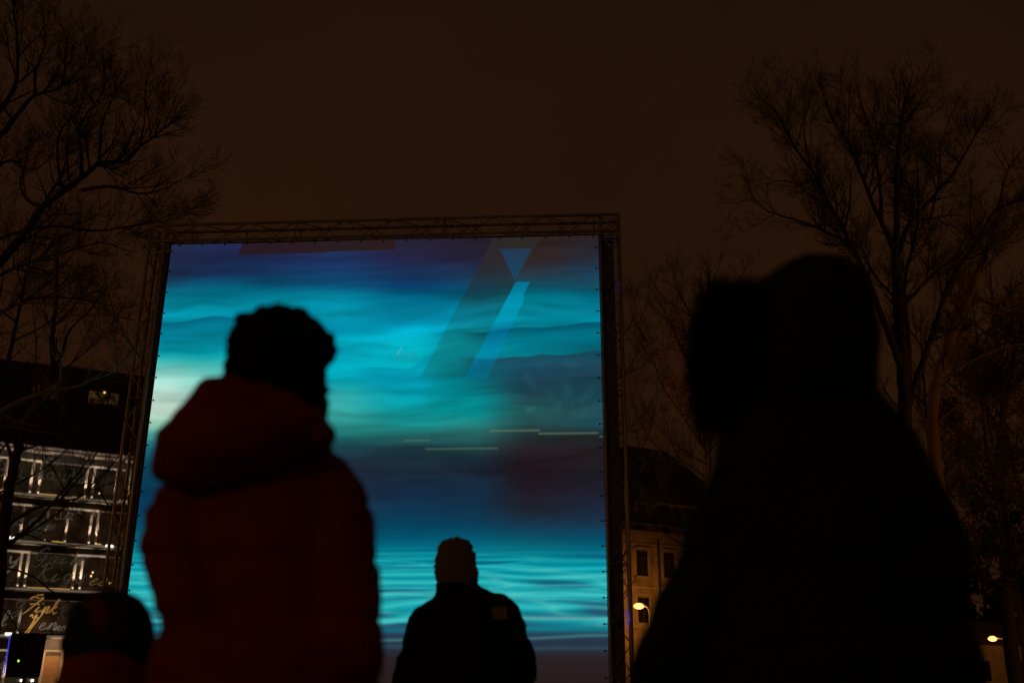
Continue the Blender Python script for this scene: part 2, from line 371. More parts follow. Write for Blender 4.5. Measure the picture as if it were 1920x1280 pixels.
def tower(s_in, sgn, label, top, drape, w=.30):
    w = w; base = SL + E1 * (s_in + sgn * w / 2) - NRM * .15
    t = thing('truss_tower', label, 'truss tower', base)
    O = Vector((0, 0, 0))
    lattice(t, O + UZ * .05, O + UZ * top, E1, NRM, w, .30)
    bp = box_obj('base_plate', mat('black_steel', (0.03, 0.03, 0.03), .5, .8), t, -.4, .4, -.4, .4, 0.0, .05, .01); bp.rotation_euler.z = math.atan2(E1.y, E1.x)
    # hanging strip of black cloth behind the lacing
    a, b = drape; bm = bmesh.new(); n = 14; rows = 40; V = []
    for i in range(rows + 1):
        z = .1 + (top - .5) * i / rows
        V.append([bm.verts.new(E1 * ((a + (b - a) * k / n) * 1.0) + NRM * (.012 * math.sin(k * 2.1 + i * .15) - .03 + drape_off[sgn]) + UZ * z) for k in range(n + 1)])
    for i in range(rows):
        for k in range(n): bm.faces.new((V[i][k], V[i][k + 1], V[i + 1][k + 1], V[i + 1][k]))
    o = from_bm('drape', bm, DRAPE, t, True)
    so = o.modifiers.new('thick', 'SOLIDIFY'); so.thickness = .004
    return t
drape_off = {-1: 0.02, 1: 0.06}
TT_L = tower(-.12, -1, 'truss tower beside the loudspeaker and the building with glowing handwriting', 8.10, (.0, .24), .26)
TT_R = tower(SW + .03, 1, 'truss tower with blue glints beside the pale facade and street lamp', 8.13, (-.14, .06))
# corner sleeves and the top beam
bs = SL + E1 * (-.38) + UZ * 7.98 - NRM * .15; be = SL + E1 * (SW + .34) + UZ * 7.98 - NRM * .15
t = thing('truss_beam', 'horizontal lattice beam across the top of the screen', 'truss beam', bs)
lattice(t, Vector((0, 0, 0)), be - bs, UZ, NRM, .29, .30, pitch=.40)

# ------------------------------------------------------------------ small blue stage lamp at the foot of the right tower, loudspeaker
mat('blue_led', (0.02, 0.02, 0.1), emit=(0.08, 0.05, 1.0), estr=3)
for z, pw in ((1.8, 1.6), (6.9, .25)):
    d = box_obj('clamp_lamp', mat('black_steel', (0, 0, 0)), TT_R, -.04, .04, -.05, .05, z - .05, z + .05, .008)
    ln = box_obj('lens', mat('blue_led', (0, 0, 0)), d, -.025, .025, -.02, .02, z + .051, z + .055)
    L = bpy.data.lights.new('blue_glow', 'POINT'); L.energy = pw; L.color = (0.12, 0.08, 1.0); L.shadow_soft_size = .03
    o = bpy.data.objects.new('blue_glow', L); COL.objects.link(o); o.parent = TT_R; o.location = (.02, .0, z + .10)

t = thing('loudspeaker', 'black loudspeaker cabinet on a stand in front of the glowing handwriting facade', 'loudspeaker', (-6.93, 15.0, 0), R(-14))
BLK = mat('speaker_black', (0.012, 0.012, 0.013), .6, bump=.3, bscale=150)
bm = bmesh.new()
Y0, Y1 = -.17, .17
vv = [bm.verts.new(c) for c in ((-.19, Y0, 1.03), (.17, Y0, 1.03), (.13, Y1, 1.03), (-.15, Y1, 1.03), (-.20, Y0, 1.63), (.20, Y0, 1.63), (.15, Y1, 1.63), (-.15, Y1, 1.63))]
for f in ((0, 3, 2, 1), (4, 5, 6, 7), (0, 1, 5, 4), (1, 2, 6, 5), (2, 3, 7, 6), (3, 0, 4, 7)): bm.faces.new([vv[i] for i in f])
bmesh.ops.bevel(bm, geom=bm.edges[:], offset=.012, segments=2, affect='EDGES')
from_bm('cabinet', bm, BLK, t)
box_obj('grille', mat('grille_cloth', (0.008, 0.008, 0.008), .9, bump=.6, bscale=400), t, -.165, .15, -.182, -.171, 1.07, 1.60, .004)
box_obj('indicator_lamp', mat('green_led', (0.1, .3, .05), emit=(0.5, 1.0, 0.12), estr=1.3), t, .0, .03, -.19, -.183, 1.235, 1.265, .004)
box_obj('edge_glow', mat('violet_edge_glow', (0.1, .1, .4), emit=(.06, .045, .95), estr=.9), t, -.206, -.196, -.178, -.170, 1.06, 1.62)  # glowing strip stands in for violet light caught on the cabinet edge
T = Tubes(); T.add([Vector((0, 0, .3)), Vector((0, 0, 1.03))], [.02, .02], 12); T.build('pole', BLK, t)
for k in range(3):
    a = k * 2 * math.pi / 3 + .4; T = Tubes(); T.add([Vector((0, 0, .62)), Vector((.5 * math.cos(a), .5 * math.sin(a), 0.012))], [.013, .012], 8); T.build('leg', BLK, t)

# ------------------------------------------------------------------ building with light writing (left)
FA = Vector((-32.087, 62.0, 0)); FD = Vector((.8612, .5083, 0)); frot = math.atan2(FD.y, FD.x)
bl = thing('lit_building', 'modern building with uplit white mullions and glowing handwriting on its glass', 'building', FA, frot)
# local frame: +x along the facade, -y towards the viewer
dark = mat('dark_cladding', (0.10, 0.09, 0.08), .5, scale=2, bump=.1)
box_obj('wall', dark, bl, -16, 8.0, .25, 14, 0, 14.9)
WHITE = mat('white_metal', (0.70, 0.66, 0.60), .55)
LEDGE = mat('pale_ledge', (0.34, 0.32, 0.28), .7, bump=.2, bscale=20)
def pane_mat(name, glow, s, sc=.9):
    m = mat(name, (0.012, 0.012, 0.010), .12, spec=.4); n, l = m.node_tree.nodes, m.node_tree.links; b = n['Principled BSDF']
    t = n.new('ShaderNodeTexCoord'); z = n.new('ShaderNodeTexNoise'); z.inputs['Scale'].default_value = sc; z.inputs['Detail'].default_value = 4; l.new(t.outputs['Object'], z.inputs['Vector'])
    r = n.new('ShaderNodeMapRange'); r.inputs['From Min'].default_value = .35; r.inputs['From Max'].default_value = .75; r.inputs['To Min'].default_value = s * (.35 if sc < 2 else 0); r.inputs['To Max'].default_value = s * 1.5
    l.new(z.outputs['Fac'], r.inputs[0]); l.new(r.outputs[0], b.inputs['Emission Strength']); b.inputs['Emission Color'].default_value = (*glow, 1); return m
PANE = [pane_mat('window_glass_dim', (1, .66, .34), .013), pane_mat('window_glass_brown', (1, .50, .24), .015), pane_mat('window_glass_lit', (1, .66, .22), .042)]
FL = [(12.0, 14.08), (9.1, 11.24), (6.25, 8.36), (3.5, 5.5), (0.4, 2.5)]
STR = [[-8.6, -7.2, -6.8, -4.6, -4.2, -1.6, -.2, .3, 1.8, 2.28, 5.05, 5.48, 6.9, 7.76], [-8.6, -7.4, -5.2, -4.8, -2.6, -.9, .2, 1.65, 3.08, 4.27, 5.69, 6.1, 7.7],
       [-8.6, -6.9, -5.1, -4.7, -2.0, -1.6, .6, 1.95, 2.35, 5.11, 5.52, 6.98, 7.76], [-8.6, -6, -4, -1.7, -.4, 2.38, 4.33, 6.2, 7.76], [-8.6, -6, -3.2, .2, 2.0, 4.05, 5.15, 7.76]]
LIT = [[(-1.6, .3), (1.0, 2.28), (5.05, 6.9)], [(-2.6, -.9), (.8, 2.07), (4.27, 6.1)], [(-1.6, .6), (1.04, 2.4), (5.1, 6.95)], [], [(.2, 2.0)]]
UPL = {(0, 1.8): 1, (0, 2.28): 1.2, (0, 5.05): 1.0, (0, 5.48): 1.4, (0, 6.9): 1.1, (0, .3): .8, (0, 7.76): .5, (1, 4.27): .8, (1, 5.69): 1.4, (1, 6.1): 1.3, (1, 1.65): .7, (1, 3.08): .5,
       (2, 1.95): 1.2, (2, 2.35): 1.3, (2, 5.11): 1.3, (2, 5.52): 1.8, (2, 6.98): .8, (3, 2.38): .35, (4, 2.0): 1.0, (0, -1.6): 1, (1, -.9): 1, (2, -1.6): 1}
LENS_M = mat('warm_white_lamp', (0.8, 0.7, 0.6), emit=(1.0, 0.80, 0.54), estr=1.1)
def upl_light(parent, loc, k):
    L = bpy.data.lights.new('uplight_beam', 'SPOT'); L.energy = 135 * k; L.color = (1.0, .72, .48); L.spot_size = R(34); L.spot_blend = .8; L.shadow_soft_size = .05
    o = bpy.data.objects.new('uplight_beam', L); COL.objects.link(o); o.parent = parent; o.location = loc; o.rotation_euler = (R(180) - R(6), 0, 0)
rnd = random.Random(5)
for fi, ((z0, z1), st) in enumerate(zip(FL, STR)):
    # panes between the mullions, each with its own glass
    for a, b in zip(st[:-1], st[1:]):
        w = box_obj('window', dark, bl, a + .05, b - .05, .18, .245, z0 - .02, z1 + .02)
        pm = PANE[rnd.choice((0, 1, 1, 0, 2 if fi < 3 else 1))]
        if fi == 4 and 4.0 < a < 5: continue
        box_obj('pane', pm, w, a + .09, b - .09, .165, .179, z0 + .03, z1 - .03)
    for s in st:
        box_obj('mullion', WHITE, bl, s - .08, s + .08, -.02, .16, z0 + .04, z1 - .06)
        if (fi, s) in UPL:
            k = UPL[(fi, s)]
            u = box_obj('uplight', LENS_M, bl, s - .04 * min(k, 1.2), s + .04 * min(k, 1.2), -.30, -.22, z0 + .0, z0 + .04 + .04 * k, .01)
            upl_light(bl, (s, -.20, z0 + .16), k)
    # lintel, with the lit stretches standing proud
    box_obj('lintel', mat('grey_lintel', (0.42, 0.38, 0.33), .6), bl, -16, 7.98, .02, .17, z1 - .06, z1 + .07)
    for a, b in LIT[fi]: box_obj('lit_lintel', mat('lintel_glow', (.7, .64, .55), emit=(1.0, .72, .46), estr=.25), bl, a, b, -.10, .015, z1 - .05, z1 + .06)  # emission stands in for the uplights striking these lintels
    # balcony ledge and rail under each storey
    box_obj('ledge', LEDGE, bl, -16, 8.05, -.55, .23, z0 - .30, z0 - .08)
    box_obj('glow_band', mat('ledge_glow', (.3, .28, .25), emit=(1.0, .76, .50), estr=.11), bl, -16, 8.05, -.575, -.551, z0 - .24, z0 - .10)  # glowing band stands in for light falling on the ledge front
    box_obj('glow_band', mat('lintel_edge_glow', (.3, .28, .25), emit=(1.0, .74, .5), estr=.045), bl, -16, 7.98, -.0, .018, z1 - .03, z1 + .02)  # faint emission in place of light along the lintel edge
    if fi < 4:
        box_obj('rail', mat('dark_rail', (0.05, 0.05, 0.05), .5, .6), bl, -16, 8.05, -.56, -.53, z0 + .18, z0 + .21)
        s = -8.0
        while s < 8: box_obj('rail_post', MATS['dark_rail'], bl, s, s + .03, -.555, -.535, z0 - .08, z0 + .18); s += 1.33
# cornice rows
CORN = mat('pale_cornice', (0.60, 0.54, 0.47), .6, bump=.3, bscale=6)
box_obj('cornice', CORN, bl, -16, 8.1, -.32, .24, 14.60, 14.74); box_obj('cornice', CORN, bl, -16, 8.1, -.45, .24, 14.86, 14.98)
for k in range(12):
    s = -8 + k * 1.36
    L = bpy.data.lights.new('cornice_lamp', 'POINT'); L.energy = 4.2; L.color = (1.0, .76, .60); L.shadow_soft_size = .06
    o = bpy.data.objects.new('cornice_lamp', L); COL.objects.link(o); o.parent = bl; o.location = (s, -.75, 14.45)
# long amber slots of light on the ledges and a few bright lamps
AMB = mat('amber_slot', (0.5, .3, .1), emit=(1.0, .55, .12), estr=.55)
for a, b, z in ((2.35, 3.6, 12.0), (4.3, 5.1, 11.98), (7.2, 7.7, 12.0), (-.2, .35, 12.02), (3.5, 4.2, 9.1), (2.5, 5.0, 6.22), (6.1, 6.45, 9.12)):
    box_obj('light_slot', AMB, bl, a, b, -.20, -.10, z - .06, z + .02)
BR = mat('bright_lamp', (0.9, .85, .8), emit=(1.0, .90, .78), estr=2.2)
for s, z, w in ((1.05, 9.08, .22), (1.35, 9.08, .1), (6.9, 8.98, .22), (1.85, 3.42, .18), (2.35, 3.42, .06), (1.2, 3.42, .1), (3.0, .78, .12), (3.55, .78, .08)):
    box_obj('ledge_lamp', BR, bl, s - w, s + w, -.70, -.57, z - .06, z + .08, .02)
GOLD = mat('gold_lamp', (0.8, .6, .3), emit=(1.0, .62, .22), estr=1.4)
for s, z in ((5.95, 12.4), (6.22, 7.35), (6.15, 7.12), (7.35, 6.75), (1.95, 4.4), (4.12, 2.5)):
    box_obj('interior_lamp', GOLD, bl, s - .05, s + .05, .10, .16, z - .06, z + .06, .015)
# lit timber panel at street level
box_obj('timber_panel', mat('timber_panel', (0.42, 0.25, 0.12), .7, scale=3, bump=.4, bscale=9), bl, 4.12, 5.08, .12, .17, .3, 2.22)
L = bpy.data.lights.new('door_lamp', 'SPOT'); L.energy = 170; L.color = (1, .55, .26); L.spot_size = R(100); L.shadow_soft_size = .1
o = bpy.data.objects.new('door_lamp', L); COL.objects.link(o); o.parent = bl; o.location = (4.6, -1.6, 3.0); o.rotation_euler = (R(55), 0, 0)
# handwriting thrown on the glass: strokes in a unit square (x to the right, y up)
GLY = {
 'Z': [[(.05, .9), (.3, 1.05), (.6, .95), (.85, 1.0), (.55, .6), (.2, .1), (.0, -.1)], [(.2, .55), (.5, .6), (.8, .55)], [(.35, 1.15), (.75, 1.2)]],
 'i': [[(.0, .05), (.2, .45), (.12, .1), (.2, .0), (.45, .2)], [(.3, .68), (.36, .74)]],
 'r': [[(.0, .05), (.2, .5), (.15, .05)], [(.17, .3), (.35, .5), (.5, .45)], [(.5, .45), (.42, .1), (.6, .05)]],
 'n': [[(.0, .0), (.15, .5), (.08, .0), (.3, .45), (.4, .45), (.33, .05), (.45, .0), (.6, .15)]],
 'l': [[(.0, .05), (.3, .5), (.35, .95), (.22, .95), (.15, .4), (.2, .02), (.45, .15)]],
 'k': [[(.0, .1), (.25, .6), (.3, 1.0), (.2, .9), (.12, .0)], [(.12, .25), (.4, .5), (.2, .3), (.4, .0), (.6, .1)]],
 'W': [[(-.1, .85), (.0, .95), (.1, .75), (.25, .95), (.2, .4), (.05, -.15)], [(.55, 1.25), (.5, .9), (.3, .35), (.2, -.2)], [(.2, .8), (.45, .75)]],
 'e': [[(.0, .15), (.3, .35), (.25, .5), (.08, .35), (.1, .05), (.3, .0), (.5, .15)]],
 'o': [[(.25, .45), (.05, .35), (.05, .08), (.25, .0), (.38, .2), (.25, .45), (.5, .4)]],
 'a': [[(.4, .42), (.2, .5), (.03, .25), (.15, .02), (.35, .2), (.42, .48), (.38, .1), (.5, .0), (.62, .12)]],
 'd': [[(.38, .4), (.15, .45), (.03, .2), (.2, .0), (.38, .2), (.30, .75), (.1, 1.0)], [(.38, .2), (.5, .05)]],
 'u': [[(.05, .5), (.12, .45), (.1, .1), (.25, .0), (.42, .12)], [(.42, .5), (.45, .1), (.58, .02)]],
 's': [[(.0, .05), (.25, .5), (.38, .2), (.25, .0), (.08, .05)]],
 'm': [[(.0, .0), (.12, .5), (.08, .0), (.25, .45), (.32, .4), (.28, .0), (.48, .45), (.55, .4), (.5, .05), (.7, .1)]],
 'G': [[(.7, .9), (.45, 1.05), (.1, .7), (.1, .3), (.35, .15), (.65, .35), (.6, .6), (.6, .1), (.4, -.3), (.1, -.2)]],
 'R': [[(.2, .0), (.3, .6), (.35, 1.0)], [(.1, .8), (.4, 1.05), (.7, .85), (.35, .55), (.7, .05), (.85, .1)]],
 'g': [[(.38, .42), (.15, .48), (.03, .25), (.18, .08), (.38, .25), (.4, .45), (.32, -.3), (.1, -.45), (.08, -.25), (.5, .1)]],
 'y': [[(.0, .5), (.1, .15), (.35, .25), (.45, .55), (.3, -.2), (.05, -.5), (.0, -.3), (.5, .1)]],
 'p': [[(.0, .1), (.2, .55), (.0, -.45)], [(.15, .3), (.4, .5), (.45, .2), (.2, .05)]],
 'b': [[(.2, 1.0), (.1, .5), (.08, .05), (.3, .0), (.45, .25), (.3, .45), (.1, .3)]],
}
def word(txt, s0, z0, h, lean, wdt, col, strength, gap=.62, rise=0.0):
    """one word: a ribbon of light 10 mm thick lying just in front of the glass"""
    m = mat('light_writing_%02x%02x%02x_%d' % (*[int(c * 255) for c in col], int(strength * 1000)), (0.02, 0.02, 0.02), emit=col, estr=strength)
    T = Tubes(); x = 0
    for ch in txt:
        if ch == ' ': x += .7; continue
        for st in GLY[ch]:
            P = smooth_path([Vector((s0 + (x + a + lean * b) * h, -.06, z0 + (b + rise * x) * h)) for a, b in st], 5); n = len(P)
            T.add(P, [wdt * (.55 + .6 * abs(math.sin(1.3 + 5.1 * i / n))) for i in range(n)], 5)
        x += gap if ch not in 'ZWGRm' else gap * 1.45
    # flatten the ribbon against the glass
    for q in T.v: q.y = -.06 + (q.y + .06) * .12
    return T.build('light_writing', m, bl)
ORG, PAL, DIM = (1.0, .48, .12), (1.0, .80, .58), (.95, .82, .64)
word('Z', 2.5, 4.72, .92, .30, .040, ORG, .26); word('in', 3.12, 4.75, .78, .35, .036, ORG, .30, .52); word('k', 3.9, 4.72, .85, .4, .032, ORG, .20); word('R', 4.35, 4.35, .8, .2, .035, DIM, .024)
word('W', 2.8, 3.66, 1.0, .28, .048, ORG, .42); word('er', 3.5, 3.74, .85, .25, .034, PAL, .13, .56); word('no', 4.4, 3.7, .62, .25, .03, PAL, .13, .6)
word('daudz'.replace('z', 's'), 2.0, 12.95, .95, .05, .055, DIM, .0245, .66); word('as', 2.6, 13.95, .7, .1, .04, DIM, .03)
word('dau', -.2, 12.9, 1.0, .05, .05, DIM, .026); word('u', 5.9, 12.9, .8, .1, .05, DIM, .024)
word('pa', 1.1, 9.9, 1.1, .3, .06, DIM, .024, .8); word('im', 2.3, 9.7, 1.0, .3, .06, DIM, .024); word('ur', 3.4, 10.5, .9, .1, .045, DIM, .04, .7); word('m n', 4.6, 10.9, .6, .1, .03, DIM, .04)
word('y', 1.2, 7.5, 1.1, .3, .05, DIM, .075); word('Gaim', 2.6, 7.75, .9, .35, .04, DIM, .026, .7); word('Rigu', 2.75, 6.65, 1.05, .35, .045, (1, .70, .45), .036, .66); word('m', 5.2, 8.0, .7, .2, .04, DIM, .026); word('es', 6.0, 6.55, .9, .7, .03, (1, .6, .2), .10)
word('g', 1.95, 4.9, 1.1, .35, .045, DIM, .024); word('l', 1.3, 3.9, .9, .2, .04, DIM, .08); word('y', 1.2, 1.4, 1.4, .3, .06, DIM, .026)

# ------------------------------------------------------------------ taller dark building behind it
DB = Vector((-50.0, 72.0, 0)); dbr = R(24)
db = thing('dark_building', 'tall unlit building behind the handwriting facade with two glowing windows', 'building', DB, dbr)
box_obj('wall', mat('dark_render', (0.11, 0.10, 0.075), .9, scale=1, bump=.2), db, -10, 27, 0, 14, 0, 23.4)  # plain dark render, slightly mottled
bm = bmesh.new()
v0 = [bm.verts.new(c) for c in ((-10.5, -.5, 23.4), (27.5, -.5, 23.4), (27.5, 14.5, 23.4), (-10.5, 14.5, 23.4), (-8, 2, 25.6), (24.5, 2, 25.6), (24.5, 10, 25.6), (-8, 10, 25.6))]
for f in ((0, 3, 2, 1), (4, 5, 6, 7), (0, 1, 5, 4), (1, 2, 6, 5), (2, 3, 7, 6), (3, 0, 4, 7)): bm.faces.new([v0[i] for i in f])
from_bm('roof', bm, mat('dark_roof', (0.10, 0.09, 0.075), .8), db)

# ------------------------------------------------------------------ pale corner house (right)
RA = Vector((11.639, 94.229, 0)); RD = Vector((.8555, .5178, 0)); rrot = math.atan2(RD.y, RD.x)
rh = thing('corner_house', 'pale stone town house with tall dark windows and steep dark roof behind the street lamp', 'building', RA, rrot)
STONE = mat('pale_plaster', (0.37, 0.30, 0.22), .85, scale=.8, bump=.3, bscale=6, col2=(0.22, 0.18, 0.135))
TRIM = mat('plaster_trim', (0.42, 0.35, 0.27), .8, scale=2, bump=.2, bscale=12)
box_obj('wall', STONE, rh, -4.2, 34, 0, 14, 0, 14.2)
for z0, z1, d in ((13.75, 14.0, .35), (13.98, 14.25, .6), (13.0, 13.18, .12), (9.0, 9.22, .2), (5.45, 5.75, .22), (4.75, 4.9, .1)):
    box_obj('cornice', TRIM, rh, -4.2 - d, 34, -d, -.003, z0, z1)
box_obj('parapet', STONE, rh, -4.0, 34, .05, .5, 14.25, 15.05)
for k in range(12): box_obj('parapet_opening', mat('opening_shade', (0.02, 0.02, 0.02), .9), rh, .1 + k * 3.25 - 3.25, 1.0 + k * 3.25 - 3.25, .03, .06, 14.40, 14.95)  # dark panels painted in for the shade inside the openings
GLASS = mat('dark_window_glass', (0.018, 0.017, 0.015), .15, spec=.5); FRAME = mat('window_frame_paint', (0.10, 0.08, 0.06), .6)
for k in range(11):
    s = -3.25 + .02 + k * 3.25
    for z0, z1 in ((10.15, 12.5), (5.95, 8.25), (1.2, 3.88)):
        w = box_obj('window', FRAME, rh, s, s + 1.38, -.03, -.004, z0, z1)
        for i in range(2):
            for a, b in ((z0 + .06, z0 + (z1 - z0) * .68), (z0 + (z1 - z0) * .68 + .06, z1 - .06)):
                box_obj('pane', GLASS, w, s + .06 + i * .66, s + .66 + i * .66, -.04, -.031, a, b)
        box_obj('sill', TRIM, w, s - .15, s + 1.53, -.22, -.003, z0 - .18, z0 - .01)
        if z0 > 5:
            box_obj('hood_moulding', TRIM, w, s - .22, s + 1.6, -.2, -.003, z1 + .16, z1 + .32)
        for sx in (s - .22, s + 1.40): box_obj('architrave', TRIM, w, sx, sx + .2, -.10, -.003, z0 - .008, z1 + .155)
    box_obj('pilaster', TRIM, rh, s + 2.15, s + 2.5, -.09, -.003, 5.76, 12.99)
z = 0.4
while z < 4.6: box_obj('stone_course', STONE, rh, -4.25, 34, -.07, -.002, z, z + .42) if not 1.0 < z < 4.0 else [box_obj('stone_course', STONE, rh, -3.25 + 1.65 + k * 3.25, -3.25 + 3.0 + k * 3.25, -.07, -.002, z, z + .42) for k in range(11)]; z += .5
bm = bmesh.new()
vv = [bm.verts.new(c) for c in ((-3.6, .5, 14.6), (14.4, .5, 14.6), (14.4, 13.5, 14.6), (-3.6, 13.5, 14.6), (-1.4, 2.0, 19.6), (12.2, 2.0, 19.6), (12.2, 11, 19.6), (-1.4, 11, 19.6), (3.4, 5, 23.8), (8.5, 5, 23.8), (8.5, 8, 23.8), (3.4, 8, 23.8))]
for f in ((0, 3, 2, 1), (0, 1, 5, 4), (1, 2, 6, 5), (2, 3, 7, 6), (3, 0, 4, 7), (4, 5, 9, 8), (5, 6, 10, 9), (6, 7, 11, 10), (7, 4, 8, 11), (8, 9, 10, 11)): bm.faces.new([vv[i] for i in f])
from_bm('roof', bm, mat('tin_roof', (0.085, 0.08, 0.045), .6, scale=1.5, bump=.2), rh)
bm = bmesh.new(); vv = [bm.verts.new(c) for c in ((14.6, .5, 14.6), (34, .5, 14.6), (34, 13.5, 14.6), (14.6, 13.5, 14.6), (16, 5, 18.0), (33, 5, 18.0), (33, 9, 18.0), (16, 9, 18.0))]
for f in ((0, 3, 2, 1), (4, 5, 6, 7), (0, 1, 5, 4), (1, 2, 6, 5), (2, 3, 7, 6), (3, 0, 4, 7)): bm.faces.new([vv[i] for i in f])
from_bm('roof', bm, mat('tin_roof', (0, 0, 0)), rh)
for x in (1.0, 5.4):
    dm = box_obj('dormer', STONE, rh, x, x + 1.5, 1.0, 4.0, 15.4, 17.3); box_obj('dormer_window', GLASS, dm, x + .25, x + 1.25, .94, .99, 15.7, 17.0)
box_obj('downpipe', mat('pipe_grey', (.12, .12, .11), .5, .6), rh, 2.55, 2.67, -.24, -.10, 0, 13.7)
# low lit house beyond the second street lamp
lh = thing('low_house', 'low plastered house lit orange behind the second street lamp', 'building', (43.0, 106.0, 0), R(8))
box_obj('wall', STONE, lh, 0, 16, 0, 8, 0, 4.6)
for k in range(4):
    w = box_obj('window', FRAME, lh, 1.2 + k * 3.6, 2.5 + k * 3.6, -.03, -.004, 1.1, 3.1)
    box_obj('pane', GLASS, w, 1.27 + k * 3.6, 2.43 + k * 3.6, -.04, -.031, 1.17, 3.03)
bm = bmesh.new(); vv = [bm.verts.new(c) for c in ((-.4, -.5, 4.6), (16.4, -.5, 4.6), (16.4, 8.5, 4.6), (-.4, 8.5, 4.6), (-.4, 4, 7.2), (16.4, 4, 7.2))]
for f in ((0, 1, 5, 4), (2, 3, 4, 5), (0, 4, 3), (1, 2, 5), (0, 3, 2, 1)): bm.faces.new([vv[i] for i in f])
from_bm('roof', bm, mat('dark_roof', (0, 0, 0)), lh)

# ------------------------------------------------------------------ street lamps
def street_lamp(base, top, dx, label, power, glow=2.6, aim=(-.35, .85, -.35), cone=150, tint=(1.0, .35, .05)):
    """pole with a curved arm reaching dx sideways to the lamp head"""
    t = thing('street_lamp', label, 'street lamp', base, 0, 'street lamps along the road')
    M = mat('lamp_post_grey', (0.7, 0.66, 0.6), .5, .0)
    T = Tubes(); T.add([Vector((0, 0, 0)), Vector((0, 0, .9)), Vector((0, 0, .95)), Vector((0, 0, top - 1.0))], [.10, .10, .065, .05], 12); T.build('pole', M, t)
    T = Tubes(); P = smooth_path([Vector((0, 0, top - 1.0)), Vector((0, 0, top - .45)), Vector((dx * .25, 0, top - .08)), Vector((dx * .75, 0, top + .04))], 5); T.add(P, [.045] * len(P), 8); T.build('arm', M, t)
    bm = bmesh.new(); bmesh.ops.create_uvsphere(bm, u_segments=16, v_segments=10, radius=1)
    for q in bm.verts: q.co = Vector((q.co.x * .46, q.co.y * .19, max(q.co.z, -.02) * .10))
    h = from_bm('lamp_head', bm, M, t, True); h.location = (dx, 0, top + .06)
    bm = bmesh.new(); bmesh.ops.create_uvsphere(bm, u_segments=16, v_segments=10, radius=1)
    for q in bm.verts: q.co = Vector((q.co.x * .44, q.co.y * .2, q.co.z * .23))
    b = from_bm('bulb_bowl', bm, mat('sodium_glow', (1, .6, .2), emit=(1.0, .43, .10), estr=glow * 1.25), h, True); b.location = (0, 0, -.06)
    L = bpy.data.lights.new('sodium_light', 'SPOT'); L.energy = power; L.color = tint; L.shadow_soft_size = .15; L.spot_size = R(cone); L.spot_blend = .6
    o = bpy.data.objects.new('sodium_light', L); COL.objects.link(o); o.parent = t; o.location = (dx, 0, top - .25); o.rotation_euler = (-Vector(aim)).to_track_quat('Z', 'Y').to_euler()
    L = bpy.data.lights.new('lamp_spill', 'POINT'); L.energy = 55; L.color = (1.0, .42, .08); L.shadow_soft_size = .1
    o = bpy.data.objects.new('lamp_spill', L); COL.objects.link(o); o.parent = t; o.location = (dx, -.35, top - .3)
street_lamp(Vector((11.35, 84, 0)), 6.75, -.85, 'curved street lamp glowing orange in front of the pale corner house', 3900)
street_lamp(Vector((48.4, 100, 0)), 5.0, -1.9, 'orange street lamp on a bent arm in front of the low house', 420, 2.6, (.1, .8, -.5))
street_lamp(Vector((-9.5, -11, 0)), 6.6, .9, 'street lamp standing behind the onlookers on the child\'s side', 230, 2.6, (.55, .75, -.25), 140, (1.0, .55, .20))
street_lamp(Vector((24, 12, 0)), 6.2, -.9, 'street lamp beside the road past the fur-hooded person', 1500, 2.6, (-.25, .95, .1), 110)
street_lamp(Vector((-1.2, 26.0, 0)), 6.0, .9, 'unseen street lamp added behind the screen to light the brown leaves of the slim tree', 650, 2.6, (.80, .50, .32), 90)  # added lamp, hidden by the screen, brightens the leaf patch
street_lamp(Vector((-21, 6, 0)), 6.2, .9, 'street lamp lighting the boughs over the loudspeaker side', 520, 2.6, (.55, .65, .3), 130)

def on_wall(x, y, A, D):
    """point of a facade line A + s*D seen in direction (x, y): s along it and height"""
    n = Vector((D.y, -D.x, 0)); r = ray(x, y); p = r * (A.dot(n) / r.dot(n)); return (Vector((p.x, p.y, 0)) - A).dot(D), p.z + CAM_H
DD = Vector((math.cos(dbr), math.sin(dbr), 0))
def lit_window(x0, x1, y0, y1, parts, glow):
    a, zt = on_wall(x0, y0, DB, DD); b, zb = on_wall(x1, y1, DB, DD)
    w = box_obj('window', FRAME, db, a, b, -.06, -.004, zb, zt)
    for k in range(parts):
        p0, p1 = a + .08 + (b - a - .08) * k / parts, a + (b - a - .08) * (k + 1) / parts
        box_obj('pane', pane_mat('lit_room_%d_%d' % (int(x0), k), (1, .50, .16), glow * (1, .7, .9)[k % 3], 2.6), w, p0, p1, -.075, -.062, zb + .08, zt - .08)
    box_obj('sill', TRIM, w, a - .1, b + .1, -.2, -.003, zb - .15, zb - .01)
    s, z = on_wall((x0 + x1) / 2 + 2, y0 + 5, DB, DD); box_obj('room_lamp', GOLD, w, s - .08, s + .08, -.10, -.076, z - .08, z + .08)
lit_window(166, 222, 731, 762, 3, .045); lit_window(60, 108, 716, 750, 3, .02)

